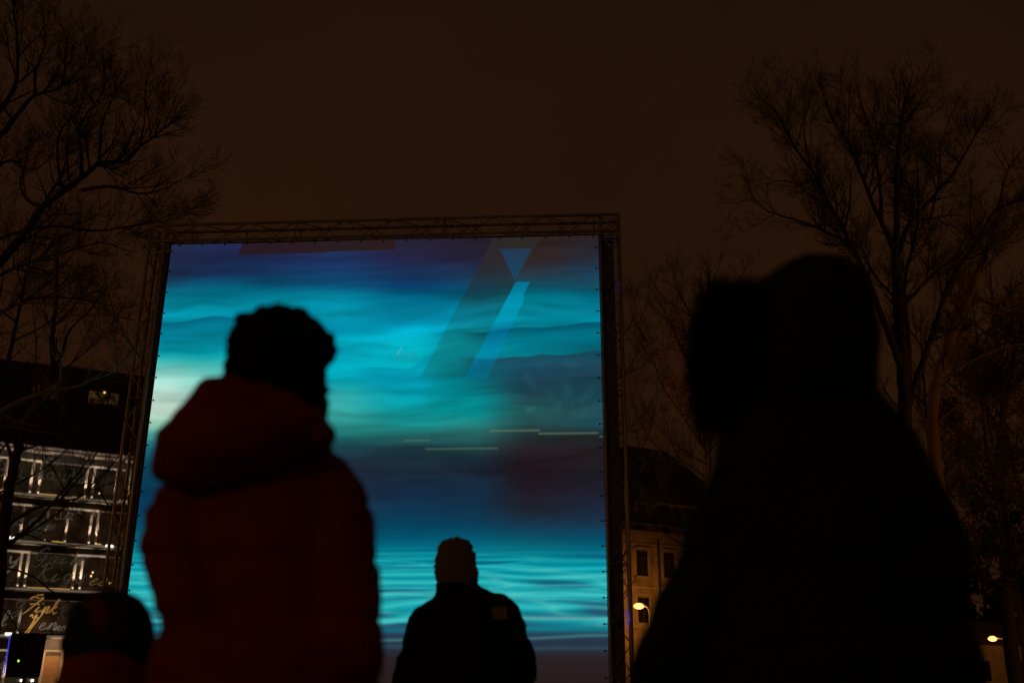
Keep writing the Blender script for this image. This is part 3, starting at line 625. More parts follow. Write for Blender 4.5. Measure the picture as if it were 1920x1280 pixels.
# ------------------------------------------------------------------ trees
BARK = mat('dark_bark', (0.062, 0.052, 0.036), .9, scale=6, bump=.6, bscale=25)
BARK2 = mat('pale_bark', (0.24, 0.17, 0.11), .9, scale=6, bump=.5, bscale=25)
LEAF = mat('dead_leaves', (0.50, 0.24, 0.09), .8, scale=3, col2=(0.18, 0.11, 0.03))
LEAF2 = mat('dull_leaves', (0.16, 0.095, 0.035), .8, scale=2, col2=(0.05, 0.06, 0.02))
def rv(r): return Vector((r.gauss(0, 1), r.gauss(0, 1), r.gauss(0, 1))).normalized()
def sprout(T, rng, p, d, L, r, lvl, tips, up=.12, dens=1.0):
    n = 5 if lvl < 2 else (4 if lvl == 2 else 3)
    P, Q = [p.copy()], p.copy(); dd = d.copy()
    for i in range(n):
        dd = (dd + rv(rng) * .20 + Vector((0, 0, up))).normalized(); Q = Q + dd * (L / n); P.append(Q.copy())
    rad = [max(.0026, r * (1 - .78 * i / n)) for i in range(n + 1)]
    T.add(P, rad, 5 if lvl < 1 else (4 if lvl == 1 else 3), cap=False)
    if lvl >= 3 or L < .22:
        tips.append(P[-1]); return
    kids = max(2, int(round((L * (5.2, 7.2, 9.5)[min(lvl, 2)] + 1) * dens)))
    kids = min(kids, 13)
    for k in range(kids):
        f = rng.uniform(.12, 1.0) * n; i = min(int(f), n - 1); q = P[i].lerp(P[i + 1], f - i)
        ax = (P[i + 1] - P[i]).normalized(); side = rv(rng); side = (side - ax * side.dot(ax)).normalized()
        ang = rng.uniform(.45, 1.05); nd = (ax * math.cos(ang) + side * math.sin(ang)).normalized()
        sprout(T, rng, q, nd, L * rng.uniform(.34, .62) * (1.1 - .35 * f / n), max(.0030, rad[i] * rng.uniform(.42, .65)), lvl + 1, tips, up, dens)
def tree(name, label, base, limbs, seed, group=None, per_m=2.0, len2=(1.0, 2.3), leaves=None, leaf_m=None, bark=None, dens=1.0, up=.12, lsize=(.028, .06)):
    """limbs: list of (polyline, r0, r1, n_twigs_factor); the first is the trunk"""
    rng = random.Random(seed); t = thing(name, label, 'tree', base, 0, group)
    tips = []; crown = Tubes()
    for li, (pts, r0, r1, tf) in enumerate(limbs):
        P = smooth_path(pts, 5); n = len(P)
        if li: r0, r1 = r0 * .78, r1 * .62
        P = [q + rv(rng) * min(.022, .10 * r0 + .004) * (0 if i in (0,) else 1) for i, q in enumerate(P)]
        T = Tubes(); T.add(P, [r0 + (r1 - r0) * (i / (n - 1)) ** .8 for i in range(n)], 9 if li == 0 else 7)
        T.build('trunk' if li == 0 else 'limb', bark or BARK, t, origin=base)
        if tf <= 0: continue
        L = sum((P[i + 1] - P[i]).length for i in range(n - 1)); cnt = int(L * per_m * tf)
        for k in range(cnt):
            f = (rng.random() ** .75) * .86 + .14; x = f * (n - 1); i = min(int(x), n - 2); q = P[i].lerp(P[i + 1], x - i)
            ax = (P[i + 1] - P[i]).normalized(); side = rv(rng); side = (side - ax * side.dot(ax)).normalized(); ang = rng.uniform(.5, 1.1)
            nd = (ax * math.cos(ang) + side * math.sin(ang)).normalized()
            rr = r0 + (r1 - r0) * f
            sprout(crown, rng, q, nd, rng.uniform(*len2) * (1.15 - .5 * f), min(rr * .5, .03), 1, tips, up, dens)
        sprout(crown, rng, P[-1], (P[-1] - P[-3]).normalized(), len2[0] * .8, r1, 1, tips, up, dens)
    crown.build('crown', bark or BARK, t, origin=base)
    if leaves:
        V, F = [], []; pool = [q for q in tips if leaves[1](q)]
        for k in range(leaves[0] if pool else 0):
            c = rng.choice(pool) + rv(rng) * rng.uniform(.02, .3); a = rv(rng); b = a.cross(rv(rng)).normalized(); s = rng.uniform(*lsize)
            i = len(V); V += [c - o_ - 0 * c for o_ in (a * s + b * 0, b * s * .55 + a * s * .1, a * -s, b * -s * .55 + a * s * .1)]; F.append((i, i + 1, i + 2, i + 3))
        me = bpy.data.meshes.new('leaves'); me.from_pydata([tuple(q - base) for q in V], [], F); me.materials.append(leaf_m or LEAF)
        lo = link('leaves', me, t); lo['kind'] = 'stuff'
    return t
def limb(pix, Y, dy=0.0):
    """a limb whose bends are seen at these directions, swinging dy metres in depth along its length"""
    n = len(pix) - 1; return [at(x, y, Y + dy * (i / n) ** 1.2) for i, (x, y) in enumerate(pix)]
def ground_pt(p): return Vector((p.x, p.y, 0))

# big spreading tree right of the screen
Y = 22.0; b0 = at(1700, 900, Y); base = ground_pt(b0) + Vector((.1, 0, 0))
LB = [([base, base + Vector((-.02, 0, 2.0)), at(1700, 900, Y), at(1697, 760, Y), at(1690, 650, Y), at(1684, 560, Y), at(1680, 480, Y)], .21, .12, .15),
      (limb([(1680, 480), (1681, 400), (1681, 325), (1685, 255), (1694, 208), (1708, 150)], Y, .6), .12, .025, 1.1),
      (limb([(1680, 478), (1664, 440), (1640, 390), (1612, 320), (1594, 273), (1565, 235), (1547, 184)], Y, -1.6), .105, .02, 1.0),
      (limb([(1652, 415), (1650, 353), (1640, 287), (1626, 231), (1605, 160)], Y - .4, 1.2), .07, .018, 1.1),
      (limb([(1681, 490), (1700, 430), (1722, 400), (1772, 344), (1800, 306), (1837, 240), (1858, 205)], Y, 1.8), .10, .02, 1.0),
      (limb([(1694, 700), (1672, 640), (1631, 536), (1603, 475), (1580, 428), (1551, 376), (1523, 320), (1495, 283), (1467, 231), (1446, 200)], Y, -2.2), .13, .018, .9),
      (limb([(1600, 470), (1575, 447), (1551, 437), (1514, 419), (1467, 405), (1430, 390), (1403, 355)], Y - .8, -1.4), .065, .015, 1.0),
      (limb([(1532, 335), (1500, 345), (1470, 338), (1440, 345)], Y - 1.6, -.6), .03, .01, 1.1),
      (limb([(1523, 320), (1510, 270), (1508, 225), (1512, 180)], Y - 1.7, .4), .03, .01, 1.0),
      (limb([(1700, 780), (1704, 660), (1699, 592), (1697, 522), (1718, 430), (1722, 360), (1718, 300)], Y + .5, 1.0), .12, .02, .9),
      (limb([(1702, 760), (1730, 680), (1758, 597), (1786, 522), (1833, 452), (1861, 400), (1905, 376), (1940, 360)], Y, -1.6), .12, .02, .9),
      (limb([(1700, 566), (1748, 517), (1800, 475), (1837, 447), (1890, 400)], Y + .3, 1.5), .07, .015, 1.0),
      (limb([(1690, 566), (1660, 540), (1630, 500), (1610, 450), (1575, 425)], Y, 1.5), .06, .014, 1.0),
      (limb([(1741, 420), (1760, 340), (1765, 270), (1790, 200)], Y + .6, 1.0), .045, .012, 1.0)]
tree('bare_tree', 'large bare tree with many forking stems behind the fur-hooded person', base, LB, 11, per_m=3.8, len2=(.8, 1.85), dens=1.1)
# second stem tree at the right edge
Y = 24.5; base = ground_pt(at(1770, 1000, Y))
LB = [([base, base + Vector((.05, 0, 2.5)), at(1748, 800, Y), at(1772, 663, Y), at(1819, 550, Y), at(1847, 475, Y), at(1870, 405, Y), at(1890, 325, Y), at(1910, 290, Y)], .2, .03, .8),
      (limb([(1790, 640), (1840, 600), (1900, 570), (1960, 560)], Y, -1), .06, .014, 1.0),
      (limb([(1830, 520), (1880, 470), (1930, 440)], Y, 1), .06, .014, 1.0),
      (limb([(1755, 720), (1800, 690), (1870, 655), (1940, 640)], Y, 1.5), .06, .014, 1.2),
      (limb([(1748, 800), (1800, 760), (1870, 745), (1940, 720)], Y, -1.5), .06, .014, 1.2)]
tree('bare_tree', 'pale leaning bare tree forking beside the darker many-stemmed tree', base, LB, 12, per_m=2.2, len2=(.9, 1.9), bark=BARK2)
# tree with leftover dead leaves at the far right
Y = 27.0; base = ground_pt(at(1880, 1100, Y))
LB = [([base, base + Vector((0, 0, 2.0)), at(1885, 1050, Y), at(1875, 900, Y), at(1880, 780, Y), at(1900, 660, Y), at(1895, 560, Y)], .22, .04, 1.0)] + \
     [(limb(p, Y, d), .07, .014, 1.3) for p, d in (([(1880, 950), (1840, 900), (1810, 850), (1790, 800)], -1.5), ([(1878, 900), (1910, 850), (1960, 800)], 1.0), ([(1878, 820), (1850, 760), (1830, 700), (1815, 640)], 1.5),
      ([(1885, 1010), (1850, 990), (1825, 960), (1810, 930)], 1.0), ([(1886, 1060), (1920, 1000), (1960, 970)], -1.0), ([(1886, 1100), (1850, 1080), (1830, 1060), (1815, 1040)], -1.0), ([(1884, 740), (1920, 700), (1970, 640)], -1.0))]
tree('leafy_tree', 'dark tree still holding clumps of dead brown leaves near the bent-arm street lamp', base, LB, 13, per_m=3.0, len2=(.9, 1.8), leaves=(26000, lambda q: mnoise.noise(q * .8) > -.08), leaf_m=LEAF2)
# slim tree with a patch of dead leaves between tower and fur hood
Y = 30.0; base = ground_pt(at(1330, 1200, Y))
LB = [([base, base + Vector((0, 0, 2.5)), at(1330, 1000, Y), at(1328, 860, Y), at(1318, 740, Y), at(1322, 620, Y), at(1330, 520, Y)], .15, .03, .9)] + \
     [(limb(p, Y, d), .055, .012, 1.1) for p, d in (([(1328, 900), (1290, 870), (1240, 850), (1200, 860)], -1.0), ([(1326, 850), (1280, 780), (1240, 720), (1215, 640)], 1.0), ([(1318, 740), (1280, 660), (1250, 590), (1222, 545)], -1.0),
      ([(1330, 960), (1290, 950), (1240, 945), (1205, 955)], 1.0), ([(1320, 640), (1290, 580), (1270, 540), (1262, 505)], 1.0), ([(1322, 620), (1360, 560), (1400, 500)], -1.0), ([(1322, 700), (1300, 660), (1285, 620), (1275, 600)], -1.5), ([(1210, 640), (1190, 600), (1178, 560)], .5), ([(1240, 850), (1205, 800), (1185, 740)], .5))]
PATCH = at(1272, 700, Y)
tree('slim_tree', 'slim tree with a patch of brown leaves between the truss tower and fur hood', base, LB, 14, per_m=2.6, len2=(.8, 1.7), dens=.9,
     leaves=(1800, lambda q: ((q.x - PATCH.x) / .65) ** 2 + ((q.z - PATCH.z) / 1.7) ** 2 < 1), leaf_m=LEAF)
# upper left tree, trunk outside the picture
Y = 18.0; base = Vector((-12.2, 18.0, 0))
L1 = [(-140, 700), (-60, 560), (17, 473), (52, 429), (79, 389), (114, 363), (153, 333), (188, 306), (232, 302), (262, 276), (292, 252), (312, 238), (326, 228)]
LB = [([base, base + Vector((.05, 0, 2.5)), at(-230, 900, Y), at(-170, 720, Y), at(-140, 560, Y), at(-110, 380, Y), at(-80, 200, Y)], .3, .08, .2),
      (limb(L1, Y, -1.0), .135, .018, .9),
      (limb([(153, 333), (151, 280), (149, 236), (192, 175), (199, 140)], Y - .5, .8), .06, .014, 1.0),
      (limb([(186, 307), (188, 263), (192, 227), (215, 180), (225, 160)], Y - .5, -.6), .05, .012, 1.0),
      (limb([(153, 357), (210, 350), (262, 363), (305, 355), (325, 345)], Y - .5, -1.0), .055, .012, 1.0),
      (limb([(79, 389), (52, 375), (38, 345), (50, 300), (60, 270)], Y - .3, 1.0), .05, .012, 1.0),
      (limb([(262, 276), (270, 230), (272, 170)], Y - .8, .5), .03, .01, 1.0),
      (limb([(120, 360), (110, 320), (112, 250), (150, 200), (170, 130)], Y - .3, 1.2), .05, .012, 1.0),
      (limb([(-100, 330), (0, 254), (26, 223), (66, 179), (114, 162), (124, 100), (128, 52)], Y, 1.2), .10, .014, 1.0),
      (limb([(-100, 300), (0, 206), (30, 149), (33, 79), (26, 18), (20, -40)], Y, -1.0), .09, .014, 1.0),
      (limb([(66, 179), (68, 130), (85, 80), (80, 30)], Y + .7, .5), .05, .012, 1.0),
      (limb([(114, 162), (150, 130), (166, 87)], Y + .8, -.5), .04, .01, 1.0),
      (limb([(-60, 480), (20, 440), (105, 424), (175, 433), (245, 424), (295, 413), (318, 402)], Y + .3, 1.0), .06, .012, 1.0),
      (limb([(-80, 560), (-10, 520), (60, 490), (130, 470), (190, 455), (240, 470)], Y, -1.2), .06, .012, 1.2),
      (limb([(-80, 600), (-10, 590), (60, 560), (140, 560), (220, 575)], Y + .5, 1.0), .06, .012, 1.2),
      (limb([(-100, 420), (-20, 330), (20, 300), (60, 320), (100, 290)], Y + .5, 1.0), .06, .012, 1.0)]
tree('bare_tree', 'wide bare tree spreading its boughs above the truss tower beside the loudspeaker', base, LB, 15, per_m=3.5, len2=(.7, 1.7), dens=1.15)
# darker tree in front of the handwriting facade
Y = 16.6; base = ground_pt(at(-20, 1270, Y))
LB = [([base, base + Vector((0, 0, .8)), at(3, 1030, Y), at(13, 936, Y), at(27, 870, Y), at(37, 830, Y), at(60, 770, Y), at(98, 695, Y), at(97, 650, Y), at(102, 590, Y), at(108, 500, Y)], .125, .03, .5),
      (limb([(24, 880), (16, 840), (6, 800), (0, 740), (-10, 690)], Y, .8), .05, .012, 1.0),
      (limb([(12, 985), (60, 955), (109, 938), (140, 905), (168, 874), (190, 830)], Y, -.8), .05, .010, .8),
      (limb([(10, 1024), (48, 995), (78, 967), (125, 910), (168, 858), (185, 800)], Y, .6), .055, .010, .8),
      (limb([(105, 938), (140, 935), (180, 915), (225, 900)], Y - .4, -.5), .025, .008, .8),
      (limb([(0, 1050), (30, 1000), (90, 1015), (150, 1022), (200, 1010)], Y, .5), .022, .008, .7),
      (limb([(-15, 1062), (20, 1066), (62, 1081), (98, 1108), (133, 1131), (160, 1150)], Y, -.6), .03, .010, .3),
      (limb([(-18, 1130), (10, 1145), (35, 1180), (52, 1200)], Y, .4), .022, .008, .2),
      (limb([(100, 690), (112, 672), (127, 626), (141, 607), (170, 580), (200, 540)], Y, .6), .05, .012, 1.2),
      (limb([(60, 775), (90, 790), (130, 790), (170, 800), (215, 790)], Y, .6), .03, .010, 1.4),
      (limb([(70, 750), (66, 700), (68, 640), (60, 580)], Y, -.6), .03, .010, 1.2),
      (limb([(40, 820), (80, 830), (130, 820), (190, 840)], Y, -.4), .025, .009, 1.3)]
tree('bare_tree', 'crooked black tree crossing in front of the glowing handwriting facade', base, LB, 16, per_m=2.2, len2=(.6, 1.5), dens=.8)
# paler bough lit by street light
Y = 14.4; base = ground_pt(at(-180, 1200, Y))
LB = [([base, base + Vector((0, 0, 1.5)), at(-150, 1000, Y), at(-110, 860, Y), at(-90, 720, Y), at(-80, 560, Y), at(-60, 380, Y)], .17, .06, .2),
      (limb([(-105, 840), (-50, 795), (0, 771), (47, 748), (98, 731), (141, 726), (169, 712), (209, 689)], Y, -.5), .07, .02, .9),
      (limb([(-92, 700), (-40, 630), (0, 590), (19, 572), (30, 540), (60, 500)], Y, .5), .06, .012, .9),
      (limb([(-108, 860), (-40, 810), (0, 800), (45, 804), (100, 812), (150, 800)], Y, .5), .035, .010, 1.2),
      (limb([(19, 572), (80, 568), (140, 590), (210, 592), (250, 600)], Y + .4, .3), .028, .009, 1.2)]
tree('bare_tree', 'bare tree with one thick bough lit orange above the crooked black tree', base, LB, 17, per_m=2.0, len2=(.6, 1.4), dens=.8, bark=BARK2)
# two trees whose top twigs stand just above the screen
for i, (x, yt, Y) in enumerate(((385, 392, 26.0), (965, 398, 30.0))):
    base = ground_pt(at(x, 1200, Y)); tp = at(x, yt + 30, Y); h = tp.z
    LB = [([base, base + Vector((.1, 0, h * .3)), base + Vector((-.1, .1, h * .6)), base + Vector((.05, 0, h * .95))], .17, .025, .5)]
    rng = random.Random(90 + i)
    for k in range(9):
        z = h * (.35 + .055 * k); a = k * 2.4; q = base + Vector((0, 0, z)); dr = Vector((math.cos(a), math.sin(a), 0))
        LB.append(([q, q + dr * 1.0 + Vector((0, 0, .8)), q + dr * 1.7 + Vector((0, 0, 1.7)), q + dr * 2.0 + Vector((0, 0, min(2.6, h - z)))], .06, .012, .5))
    tree('bare_tree', ('bare treetop just clearing the beam near the loudspeaker tower', 'bare treetop just clearing the middle of the lattice beam')[i], base, LB, 20 + i, per_m=1.6, len2=(.7, 1.3), dens=.7)

# bare trees farther back whose twigs run together
for i, (x, yt, Y, sp, lab) in enumerate(((-75, 430, 29.0, 4.6, 'thicket of fine bare twigs rising behind the crooked black tree'), (292, 470, 24.0, 3.2, 'bushy bare tree tight against the loudspeaker tower'),
        (1150, 500, 36.0, 4.0, 'twiggy bare tree just beyond the tower with blue glints'), (1350, 470, 44.0, 4.6, 'high bare tree behind the slim brown-leaved tree'), (1915, 540, 33.0, 3.6, 'bare tree filling the gap behind the leafy tree'), (1800, 560, 37.0, 3.4, 'slender bare tree seen between the leaning tree and the leafy tree'), (1960, 470, 30.0, 4.0, 'bare tree reaching in over the bent-arm street lamp'))):
    base = ground_pt(at(x, 1200, Y)); h = at(x, yt, Y).z; rng = random.Random(140 + i)
    LB = [([base, base + Vector((.1, 0, h * .3)), base + Vector((-.15, .1, h * .6)), base + Vector((.1, 0, h * .94))], .15, .02, .6)]
    for k in range(15):
        z = h * (.28 + .042 * k); a = k * 2.4 + i; q = base + Vector((0, 0, z)); dr = Vector((math.cos(a), math.sin(a) * .8, 0)); l = sp * rng.uniform(.6, 1.1) * (1.1 - .045 * k)
        LB.append(([q, q + dr * l * .45 + UZ * l * .3, q + dr * l * .8 + UZ * l * .7, q + dr * l + UZ * min(l * 1.15, max(.3, h - z))], .05, .01, 1.0))
    tree('bare_tree', lab, base, LB, 40 + i, per_m=2.6, len2=(.7, 1.5), dens=.85)

# dense dark evergreens shutting off the view behind the second street lamp
CONIFER = mat('evergreen_leaves', (0.05, 0.055, 0.028), .85, scale=.8, col2=(0.022, 0.028, 0.014))
for i, (x, Y, h, w) in enumerate(((1795, 118.0, 17.0, 5.0), (1862, 124.0, 22.0, 6.5), (1925, 116.0, 19.0, 6.0))):
    base = ground_pt(at(x, 1240, Y)); rng = random.Random(300 + i)
    LB = [([base, base + UZ * h * .35, base + UZ * h * .7, base + UZ * h * .97], .3, .06, .0)]
    for k in range(16):
        z = h * (.14 + .052 * k); a = k * 2.4; l = w * (.45 + .55 * math.sin(math.pi * min(.98, .12 + .055 * k))) * rng.uniform(.6, .9); q = base + UZ * z; dr = Vector((math.cos(a), math.sin(a), 0))
        LB.append(([q, q + dr * l * .5 + UZ * l * .15, q + dr * l + UZ * l * .35], .10, .03, .9))
    tree('evergreen_tree', ('dark evergreen beyond the low house, shortest of the three', 'tallest dark evergreen standing beyond the low house', 'dark evergreen beyond the bent-arm street lamp')[i], base, LB, 60 + i, 'evergreens beyond the low house', per_m=1.3, len2=(1.2, 2.4), dens=.5,
         leaves=(15000, lambda q: True), leaf_m=CONIFER, lsize=(.13, .30))

# ------------------------------------------------------------------ people
def loft(bm, rings, n=22):
    """closed skin through horizontal rings (cx, cy, cz, half_width, half_depth)"""
    prev = None
    for (x, y, z, a, b) in rings:
        cur = [bm.verts.new((x + a * math.cos(t) , y + b * math.sin(t), z)) for t in [2 * math.pi * k / n for k in range(n)]]
        if prev:
            for k in range(n): bm.faces.new((prev[k], prev[(k + 1) % n], cur[(k + 1) % n], cur[k]))
        else: bm.faces.new(cur[::-1])
        prev = cur
    bm.faces.new(prev)
def tube(bm, pts, rad, n=14):
    T = Tubes(); T.add([Vector(p) for p in pts], rad, n); vs_ = [bm.verts.new(v) for v in T.v]
    for f in T.f: bm.faces.new([vs_[i] for i in f])
def ball(bm, c, r, sc=(1, 1, 1)):
    d = bmesh.ops.create_uvsphere(bm, u_segments=16, v_segments=10, radius=r)
    for q in d['verts']: q.co = Vector((q.co.x * sc[0], q.co.y * sc[1], q.co.z * sc[2])) + Vector(c)
def skin(name, bm, m, parent, voxel=.014, smooth=6, folds=0.0, fsize=.12, fine=0.0, seams=0.0, base=Vector((0, 0, 0)), seed=0):
    """melt the overlapping solids into one continuous surface, then push folds and quilting into it"""
    bmesh.ops.recalc_face_normals(bm, faces=bm.faces)
    me = bpy.data.meshes.new('tmp'); bm.to_mesh(me); bm.free()
    o = bpy.data.objects.new('tmp', me); COL.objects.link(o)
    r = o.modifiers.new('r', 'REMESH'); r.mode = 'VOXEL'; r.voxel_size = voxel; r.adaptivity = 0
    s = o.modifiers.new('s', 'SMOOTH'); s.iterations = smooth; s.factor = .5
    dg = bpy.context.evaluated_depsgraph_get(); ev = o.evaluated_get(dg); out = bpy.data.meshes.new_from_object(ev)
    bpy.data.objects.remove(o); bpy.data.meshes.remove(me)
    out.name = name
    nrm = np.zeros(len(out.vertices) * 3, np.float32); out.vertex_normals.foreach_get('vector', nrm); nrm = nrm.reshape(-1, 3)
    co = np.zeros(len(out.vertices) * 3, np.float32); out.vertices.foreach_get('co', co); co = co.reshape(-1, 3)
    if folds or fine or seams:
        d = np.zeros(len(co)); off = Vector((seed * 3.7, seed * 1.3, 0))
        for i, c in enumerate(co):
            v = Vector(c) + off
            if folds: d[i] += folds * (mnoise.noise(Vector((v.x / fsize, v.y / fsize, v.z / (fsize * .6)))) + .5 * mnoise.noise(v / (fsize * .4)))
            if fine: d[i] += fine * mnoise.noise(v / .018)
        if seams: d -= seams * np.exp(-(((co[:, 2] / .11) % 1.0 - .5) / .07) ** 2)
        co = co + nrm * d[:, None]
    co -= np.array(base, np.float32); out.vertices.foreach_set('co', co.reshape(-1).astype(np.float32)); out.update()
    out.materials.clear(); out.materials.append(m); out.shade_smooth()
    return link(name, out, parent)
def rings_px(rows, Y, depth, yo=0.0, ratio=None):
    out = []
    for row in rows:
        y, xl, xr = row[:3]; a = at(xl, y, Y); b = at(xr, y, Y); w = (b.x - a.x) / 2; c = (a + b) / 2
        out.append((c.x, Y + yo, c.z, w, min(w * (ratio or .62), depth)))
    return sorted(out, key=lambda r: r[2])
def head(bm, c, h, face, up=0.0):
    """head with face turned to the direction 'face' (angle in the ground plane); c is the head centre, h its height"""
    M = Matrix.Translation(c) @ Matrix.Rotation(face, 4, 'Z') @ Matrix.Rotation(-up, 4, 'Y')
    def P(x, y, z): return M @ Vector((x * h, y * h, z * h))
    ball(bm, P(-.03, 0, .08), h * .40, (1, .84, 1.0)); ball(bm, P(.10, 0, -.20), h * .27, (1, .9, 1.1))
    ball(bm, P(.34, 0, -.10), h * .075, (1.1, .8, 1.2)); tube(bm, [P(.36, 0, .08), P(.44, 0, -.10)], [h * .03, h * .05], 8)
    ball(bm, P(.30, 0, -.40), h * .11)
    for s in (-1, 1):
        ball(bm, P(-.02, s * .36, -.03), h * .085, (.8, .5, 1.2)); ball(bm, P(.33, s * .13, .05), h * .05); tube(bm, [P(.36, s * .06, .13), P(.33, s * .2, .13)], [h * .035, h * .03], 6)
    tube(bm, [P(.355, -.1, -.25), P(.37, 0, -.245), P(.355, .1, -.25)], [h * .02, h * .032, h * .02], 6)
    tube(bm, [P(-.05, 0, -.2), P(-.12, 0, -.72)], [h * .24, h * .27], 14)
SKIN = mat('skin', (0.42, 0.25, 0.18), .55, var=.12)
def lower(t, base, hipx, Yc, hip, gap, lw, trouser, shoe, facing=R(90)):
    """legs in trousers down to shoes standing on the ground"""
    bm = bmesh.new()
    loft(bm, [(hipx, Yc, hip - .10, gap + lw * .8, lw * 1.15), (hipx, Yc, hip, gap + lw * .95, lw * 1.25), (hipx, Yc, hip + .12, gap + lw * .95, lw * 1.2)])
    for s in (-1, 1):
        tube(bm, [(hipx + s * gap, Yc, hip), (hipx + s * gap * 1.05, Yc - .01, hip * .55), (hipx + s * gap * 1.08, Yc + .01, hip * .28), (hipx + s * gap * 1.08, Yc + .02, .06)], [lw, lw * .78, lw * .70, lw * .66])
    skin('trousers', bm, trouser, t, .016, 5, .006, .08, base=base)
    fx, fy = math.cos(facing), math.sin(facing)
    for s in (-1, 1):
        bm = bmesh.new(); c = Vector((hipx + s * gap * 1.08, Yc + .02, 0))
        for d, r, z in ((-.06, .042, .045), (.0, .045, .06), (.08, .043, .045), (.15, .040, .038)): ball(bm, c + Vector((fx * d, fy * d, z)), r, (1, 1, 1 if z > .05 else z / r * .98))
        skin('shoe', bm, shoe, t, .01, 3, base=base)
def body(t, base, hc, hh, face, up, shoulder_z, sw, hip, Yc, cx, gap, lw):
    """the figure under the clothes, one continuous surface from head to ankles"""
    bm = bmesh.new(); head(bm, hc, hh, face, up)
    loft(bm, [(cx, Yc, hip - .05, sw * .72, .11), (cx, Yc, hip + .15, sw * .66, .10), (cx, Yc, shoulder_z - .15, sw * .8, .115), (cx, Yc, shoulder_z, sw * .7, .09), ((cx + hc.x) / 2, (Yc + hc.y) / 2, shoulder_z + .06, .07, .07)])
    for s in (-1, 1):
        tube(bm, [(cx + s * sw * .75, Yc, shoulder_z - .03), (cx + s * sw * .80, Yc + .01, shoulder_z - .28), (cx + s * sw * .70, Yc + .06, hip + .12)], [.048, .036, .030])
        tube(bm, [(cx + s * gap, Yc, hip), (cx + s * gap, Yc, hip * .5), (cx + s * gap * 1.06, Yc + .02, .07)], [lw * .8, lw * .58, lw * .42])
    return skin('body', bm, SKIN, t, .011, 2, base=base)

RED = mat('red_nylon', (0.32, 0.022, 0.016), .62, scale=5, bump=.25, bscale=25, var=.35)
BLACKCLOTH = mat('black_cloth', (0.012, 0.013, 0.011), .85, bump=.3, bscale=60)
KNIT = mat('black_knit', (0.010, 0.011, 0.010), .95, bump=.8, bscale=120)
DENIM = mat('dark_trousers', (0.02, 0.022, 0.03), .9); SHOE = mat('black_shoe', (0.015, 0.014, 0.013), .6)
# --- person in the red hooded jacket
Y = 2.0; cx = at(495, 1100, Y).x; base = Vector((cx, Y, 0))
t = thing('person', 'person in a dark red hooded jacket and black knit hat looking up at the screen', 'person', base)
hc = at(524, 686, Y); hc.y = Y + .02
body(t, base, hc, .225, R(72), R(14), at(500, 880, Y).z - .02, .185, .86, Y + .02, cx, .095, .085)
bm = bmesh.new()
loft(bm, rings_px([(1270, 318, 690), (1200, 318, 672), (1120, 316, 668), (1050, 310, 664), (980, 318, 668), (945, 322, 670), (915, 330, 664), (890, 345, 656), (868, 400, 643), (845, 430, 634), (820, 450, 620), (790, 465, 604)], Y, .155, .0, .60)
     + [], 26)
jz = at(500, 1270, Y).z
loft(bm, [(cx, Y, .72, .205, .150), (cx, Y, .80, .215, .158), (cx, Y, jz - .1, .205, .155), (cx, Y, jz + .08, .2, .152)], 26)
def sleeve(pix, rad, dys):
    tube(bm, [at(x, y, Y + d) for (x, y), d in zip(pix, dys)], rad, 16)
sleeve([(600, 880), (636, 950), (645, 1040), (652, 1130), (660, 1230), (655, 1330)], [.058, .064, .066, .066, .066, .06], [-.0, -.02, -.03, -.03, -.01, .06])
sleeve([(375, 900), (330, 980), (322, 1020), (352, 1110), (372, 1200), (385, 1280)], [.060, .064, .062, .060, .060, .056], [-.02, -.05, -.06, -.08, -.06, .0])
skin('jacket', bm, RED, t, .010, 5, .009, .10, .0, .006, base, 1)
bm = bmesh.new()
loft(bm, rings_px([(706, 384, 410), (720, 367, 440), (745, 353, 490), (770, 343, 545), (792, 322, 580), (815, 302, 592), (840, 292, 588), (862, 286, 565), (882, 284, 525), (900, 290, 470), (914, 314, 420), (922, 336, 385)], Y - .10, .12, .0, .75), 26)
for x, y, r in ((430, 742, .040), (478, 758, .046), (530, 776, .048), (570, 796, .040), (598, 815, .030)): ball(bm, at(x, y, Y - .09), r, (1.2, 1.3, 1))
skin('hood', bm, RED, t, .009, 4, .008, .08, 0, 0, base, 2)
bm = bmesh.new()
loft(bm, rings_px([(581, 522, 562), (587, 492, 583), (595, 472, 593), (605, 454, 600), (618, 438, 610), (634, 429, 622), (650, 427, 629), (662, 427, 624), (674, 426, 611), (690, 421, 608), (708, 417, 612), (724, 419, 613), (745, 440, 613), (768, 470, 611), (785, 490, 605)], Y, .13, .01, 1.0), 26)
for x, y, r in ((462, 608, .022), (498, 592, .022), (560, 588, .022), (606, 640, .026), (440, 632, .018), (590, 612, .020), (603, 690, .016), (432, 690, .014), (520, 586, .018)): ball(bm, at(x, y, Y) + Vector((0, rnd.uniform(-.03, .03), 0)), r)
c0 = at(538, 577, Y); tube(bm, [c0 + Vector((0, 0, -.03)), c0 + Vector((0, 0, .010))], [.016, .009], 8)
skin('knit_hat', bm, KNIT, t, .007, 1, .008, .03, .003, base=base)
lower(t, base, cx, Y + .01, .82, .098, .092, DENIM, SHOE)

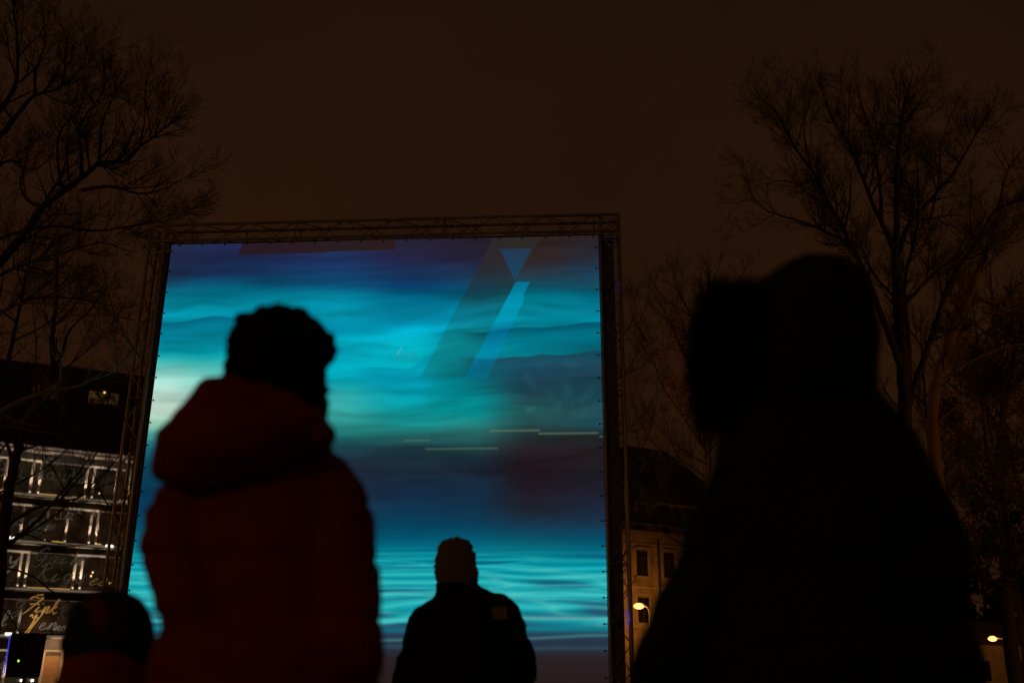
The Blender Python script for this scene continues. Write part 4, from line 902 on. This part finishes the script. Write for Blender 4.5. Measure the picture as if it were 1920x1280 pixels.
# --- person with the black jacket and patch nearer the screen
Y = 4.8; cx = at(875, 1180, Y).x; base = Vector((cx, Y, 0))
t = thing('person', 'person in a black jacket with a small tan patch and lumpy brown beanie', 'person', base)
hc = at(857, 1070, Y)
OLIVE = mat('brown_knit', (0.32, 0.28, 0.13), .95, bump=.8, bscale=110)
body(t, base, hc, .225, R(80), R(18), at(870, 1150, Y).z - .04, .19, .84, Y + .02, cx, .09, .082)
bm = bmesh.new()
loft(bm, rings_px([(1282, 756, 988), (1255, 757, 992), (1230, 757, 993), (1200, 757, 991), (1177, 759, 988), (1160, 766, 983), (1146, 775, 977), (1134, 790, 970), (1124, 806, 962), (1116, 815, 948), (1109, 817, 922), (1102, 817, 909), (1094, 818, 901), (1086, 822, 894)], Y, .17, .0, .58), 26)
jz = at(870, 1270, Y).z
loft(bm, [(cx, Y, .70, .235, .165), (cx, Y, .8, .25, .172), (cx, Y, jz, .27, .17), (cx, Y, jz + .06, .27, .17)], 26)
sleeve([(930, 1160), (956, 1180), (966, 1205), (980, 1235), (982, 1262), (950, 1300)], [.055, .062, .066, .068, .066, .056], [0, -.01, -.03, -.03, .0, .12])
sleeve([(815, 1175), (790, 1190), (780, 1212), (768, 1240), (760, 1275), (790, 1310)], [.055, .066, .068, .066, .066, .056], [0, -.01, -.03, -.03, .0, .12])
skin('jacket', bm, BLACKCLOTH, t, .012, 4, .010, .10, 0, 0, base, 3)
bm = bmesh.new(); p = [at(x, y, 1.0) for x, y in ((920, 1138), (949, 1136), (951, 1160), (925, 1160))]
Yb = Y - .158
q = [at(x, y, Yb - d) for (x, y), d in zip(((920, 1138), (949, 1136), (951, 1160), (925, 1160)), (.0, -.02, .0, .018))]
v1 = [bm.verts.new(c) for c in q]; v2 = [bm.verts.new(c + Vector((0, .012, 0))) for c in q]
bm.faces.new(v1); bm.faces.new(v2[::-1])
for k in range(4): bm.faces.new((v1[k], v2[k], v2[(k + 1) % 4], v1[(k + 1) % 4]))
for w_ in bm.verts: w_.co -= base
from_bm('patch', bm, mat('tan_patch', (0.38, 0.33, 0.23), .8, bump=.3, bscale=200), t)
bm = bmesh.new()
loft(bm, rings_px([(1010, 842, 866), (1014, 831, 879), (1024, 822, 887), (1038, 819, 890), (1048, 817, 891), (1062, 815, 894), (1076, 815, 897), (1088, 818, 897), (1096, 822, 894)], Y, .115, .0, 1.0), 24)
for x, y, r in ((836, 1022, .026), (856, 1017, .028), (874, 1022, .028), (884, 1043, .026)): ball(bm, at(x, y, Y) + Vector((0, rnd.uniform(-.05, 0), 0)), r)
skin('knit_hat', bm, OLIVE, t, .008, 1, .010, .035, .003, base=base)
lower(t, base, cx, Y + .01, .80, .10, .09, DENIM, SHOE)

# --- person in the fur-trimmed hood
Y = 1.75; cx = at(1555, 1150, Y).x; base = Vector((cx, Y, 0))
t = thing('person', 'person in a dark green-black parka with a fur-trimmed hood pulled up', 'person', base)
PARKA = mat('parka_cloth', (0.010, 0.021, 0.014), .85, bump=.3, bscale=50); FUR = mat('dark_fur', (0.010, 0.009, 0.008), .9)
hc = at(1500, 660, Y); body(t, base, hc, .235, R(150), R(8), at(1560, 850, Y).z - .03, .19, .86, Y + .02, cx, .10, .088)
bm = bmesh.new()
loft(bm, rings_px([(1275, 1290, 1800), (1200, 1300, 1798), (1120, 1305, 1795), (1050, 1308, 1788), (1000, 1312, 1780), (950, 1320, 1770), (900, 1330, 1755), (860, 1338, 1738), (830, 1344, 1722), (800, 1350, 1704), (770, 1356, 1680), (745, 1368, 1655), (720, 1390, 1640)], Y, .19, .0, .62), 28)
jz = at(1550, 1275, Y).z
loft(bm, [(cx, Y, .55, .27, .2), (cx, Y, .7, .262, .195), (cx, Y, jz, .24, .185), (cx, Y, jz + .06, .24, .185)], 28)
sleeve([(1385, 900), (1345, 1000), (1330, 1090), (1290, 1155), (1258, 1235), (1240, 1325), (1320, 1420)], [.05, .060, .064, .066, .068, .068, .055], [0, -.02, -.02, -.02, .0, .03, .15])
sleeve([(1690, 880), (1738, 990), (1748, 1090), (1752, 1190), (1754, 1290), (1700, 1400)], [.055, .062, .062, .062, .062, .055], [0, -.03, -.05, -.05, .0, .12])
skin('parka', bm, PARKA, t, .012, 4, .009, .11, 0, 0, base, 4)
bm = bmesh.new()
loft(bm, rings_px([(488, 1508, 1562), (494, 1482, 1584), (506, 1456, 1605), (522, 1436, 1619), (540, 1408, 1630), (565, 1392, 1636), (600, 1388, 1643), (650, 1388, 1647), (700, 1386, 1646), (735, 1390, 1643), (755, 1400, 1636)], Y, .15, .0, .95), 28)
ho = skin('hood', bm, PARKA, t, .011, 4, .006, .09, 0, 0, base, 5)
# fur ruff: a padded roll bristling with hair
bm = bmesh.new()
loft(bm, rings_px([(543, 1350, 1412), (550, 1336, 1428), (562, 1326, 1436), (585, 1319, 1440), (620, 1316, 1436), (680, 1316, 1436), (740, 1320, 1432), (775, 1326, 1415), (792, 1338, 1380)], Y, .13, .02, 1.35), 24)
ruff = skin('fur_ruff', bm, FUR, t, .012, 2, .020, .05, 0, 0, base, 6)
rng = random.Random(77); V, F = [], []
vs_ = ruff.data.vertices; ns = len(vs_)
for k in range(11000):
    v = vs_[rng.randrange(ns)]; n = (Vector(v.normal) + rv(rng) * .55 + Vector((0, 0, -.15))).normalized(); p = Vector(v.co); L = rng.uniform(.014, .042); a = n.cross(rv(rng)).normalized() * .0009
    i = len(V); mid = p + n * L * .6; tip = p + n * L + Vector((0, 0, -L * .25)); V += [p - a, p + a, mid + a * .6, mid - a * .6, tip]; F += [(i, i + 1, i + 2, i + 3), (i + 3, i + 2, i + 4)]
me = bpy.data.meshes.new('fur'); me.from_pydata([tuple(q) for q in V], [], F); me.materials.append(FUR); fo = link('fur', me, ruff); fo['kind'] = 'stuff'
lower(t, base, cx, Y + .01, .80, .105, .095, DENIM, SHOE)

# --- child in a patterned hat
Y = 2.4; cx = at(204, 1250, Y).x; base = Vector((cx, Y, 0))
t = thing('person', 'child in a patterned red and green hat and red jacket beside the loudspeaker', 'person', base)
def patterned(name, c1, c2, c3):
    m = bpy.data.materials.new(name); m.use_nodes = True; n, l = m.node_tree.nodes, m.node_tree.links; b = n['Principled BSDF']; b.inputs['Roughness'].default_value = .9
    tc_ = n.new('ShaderNodeTexCoord'); nz_ = n.new('ShaderNodeTexNoise'); nz_.inputs['Scale'].default_value = 9; nz_.inputs['Detail'].default_value = 1; l.new(tc_.outputs['Object'], nz_.inputs['Vector'])
    r = n.new('ShaderNodeValToRGB'); l.new(nz_.outputs['Fac'], r.inputs[0]); r.color_ramp.elements[0].color = (*c1, 1); r.color_ramp.elements[1].color = (*c3, 1)
    r.color_ramp.elements[0].position = .53; r.color_ramp.elements[1].position = .70; q = r.color_ramp.elements.new(.60); q.color = (*c2, 1)
    l.new(r.outputs[0], b.inputs['Base Color']); return m
HATP = patterned('patterned_knit', (0.010, 0.030, 0.018), (0.17, 0.020, 0.010), (0.22, 0.05, 0.012))
hc = at(203, 1195, Y); body(t, base, hc, .17, R(80), R(18), at(204, 1290, Y).z, .14, .62, Y + .02, cx, .07, .062)
bm = bmesh.new(); jz = at(204, 1285, Y).z
loft(bm, [(cx, Y, .52, .155, .12), (cx, Y, .6, .16, .125), (cx, Y, jz - .12, .165, .125), (cx, Y, jz - .03, .15, .115), (cx, Y, jz, .115, .11)] + rings_px([(1250, 132, 278), (1225, 152, 262), (1200, 170, 245), (1178, 188, 226), (1166, 198, 214)], Y, .10, -.045, .8), 24)
sleeve([(135, 1290), (118, 1360), (118, 1450), (150, 1530)], [.045, .048, .046, .04], [0, -.02, 0, .08]); sleeve([(272, 1290), (290, 1360), (290, 1450), (258, 1530)], [.045, .048, .046, .04], [0, -.02, 0, .08])
skin('jacket', bm, RED, t, .011, 5, .006, .07, 0, .004, base, 7)
bm = bmesh.new()
loft(bm, rings_px([(1105, 196, 228), (1109, 180, 244), (1116, 165, 257), (1126, 151, 267), (1140, 141, 276), (1160, 133, 283), (1180, 128, 286), (1200, 123, 287), (1222, 121, 285), (1242, 122, 281), (1256, 128, 274)], Y, .12, .0, 1.0), 24)
skin('patterned_hat', bm, HATP, t, .010, 3, .004, .04, .002, base=base)
lower(t, base, cx, Y + .01, .60, .072, .068, DENIM, SHOE)
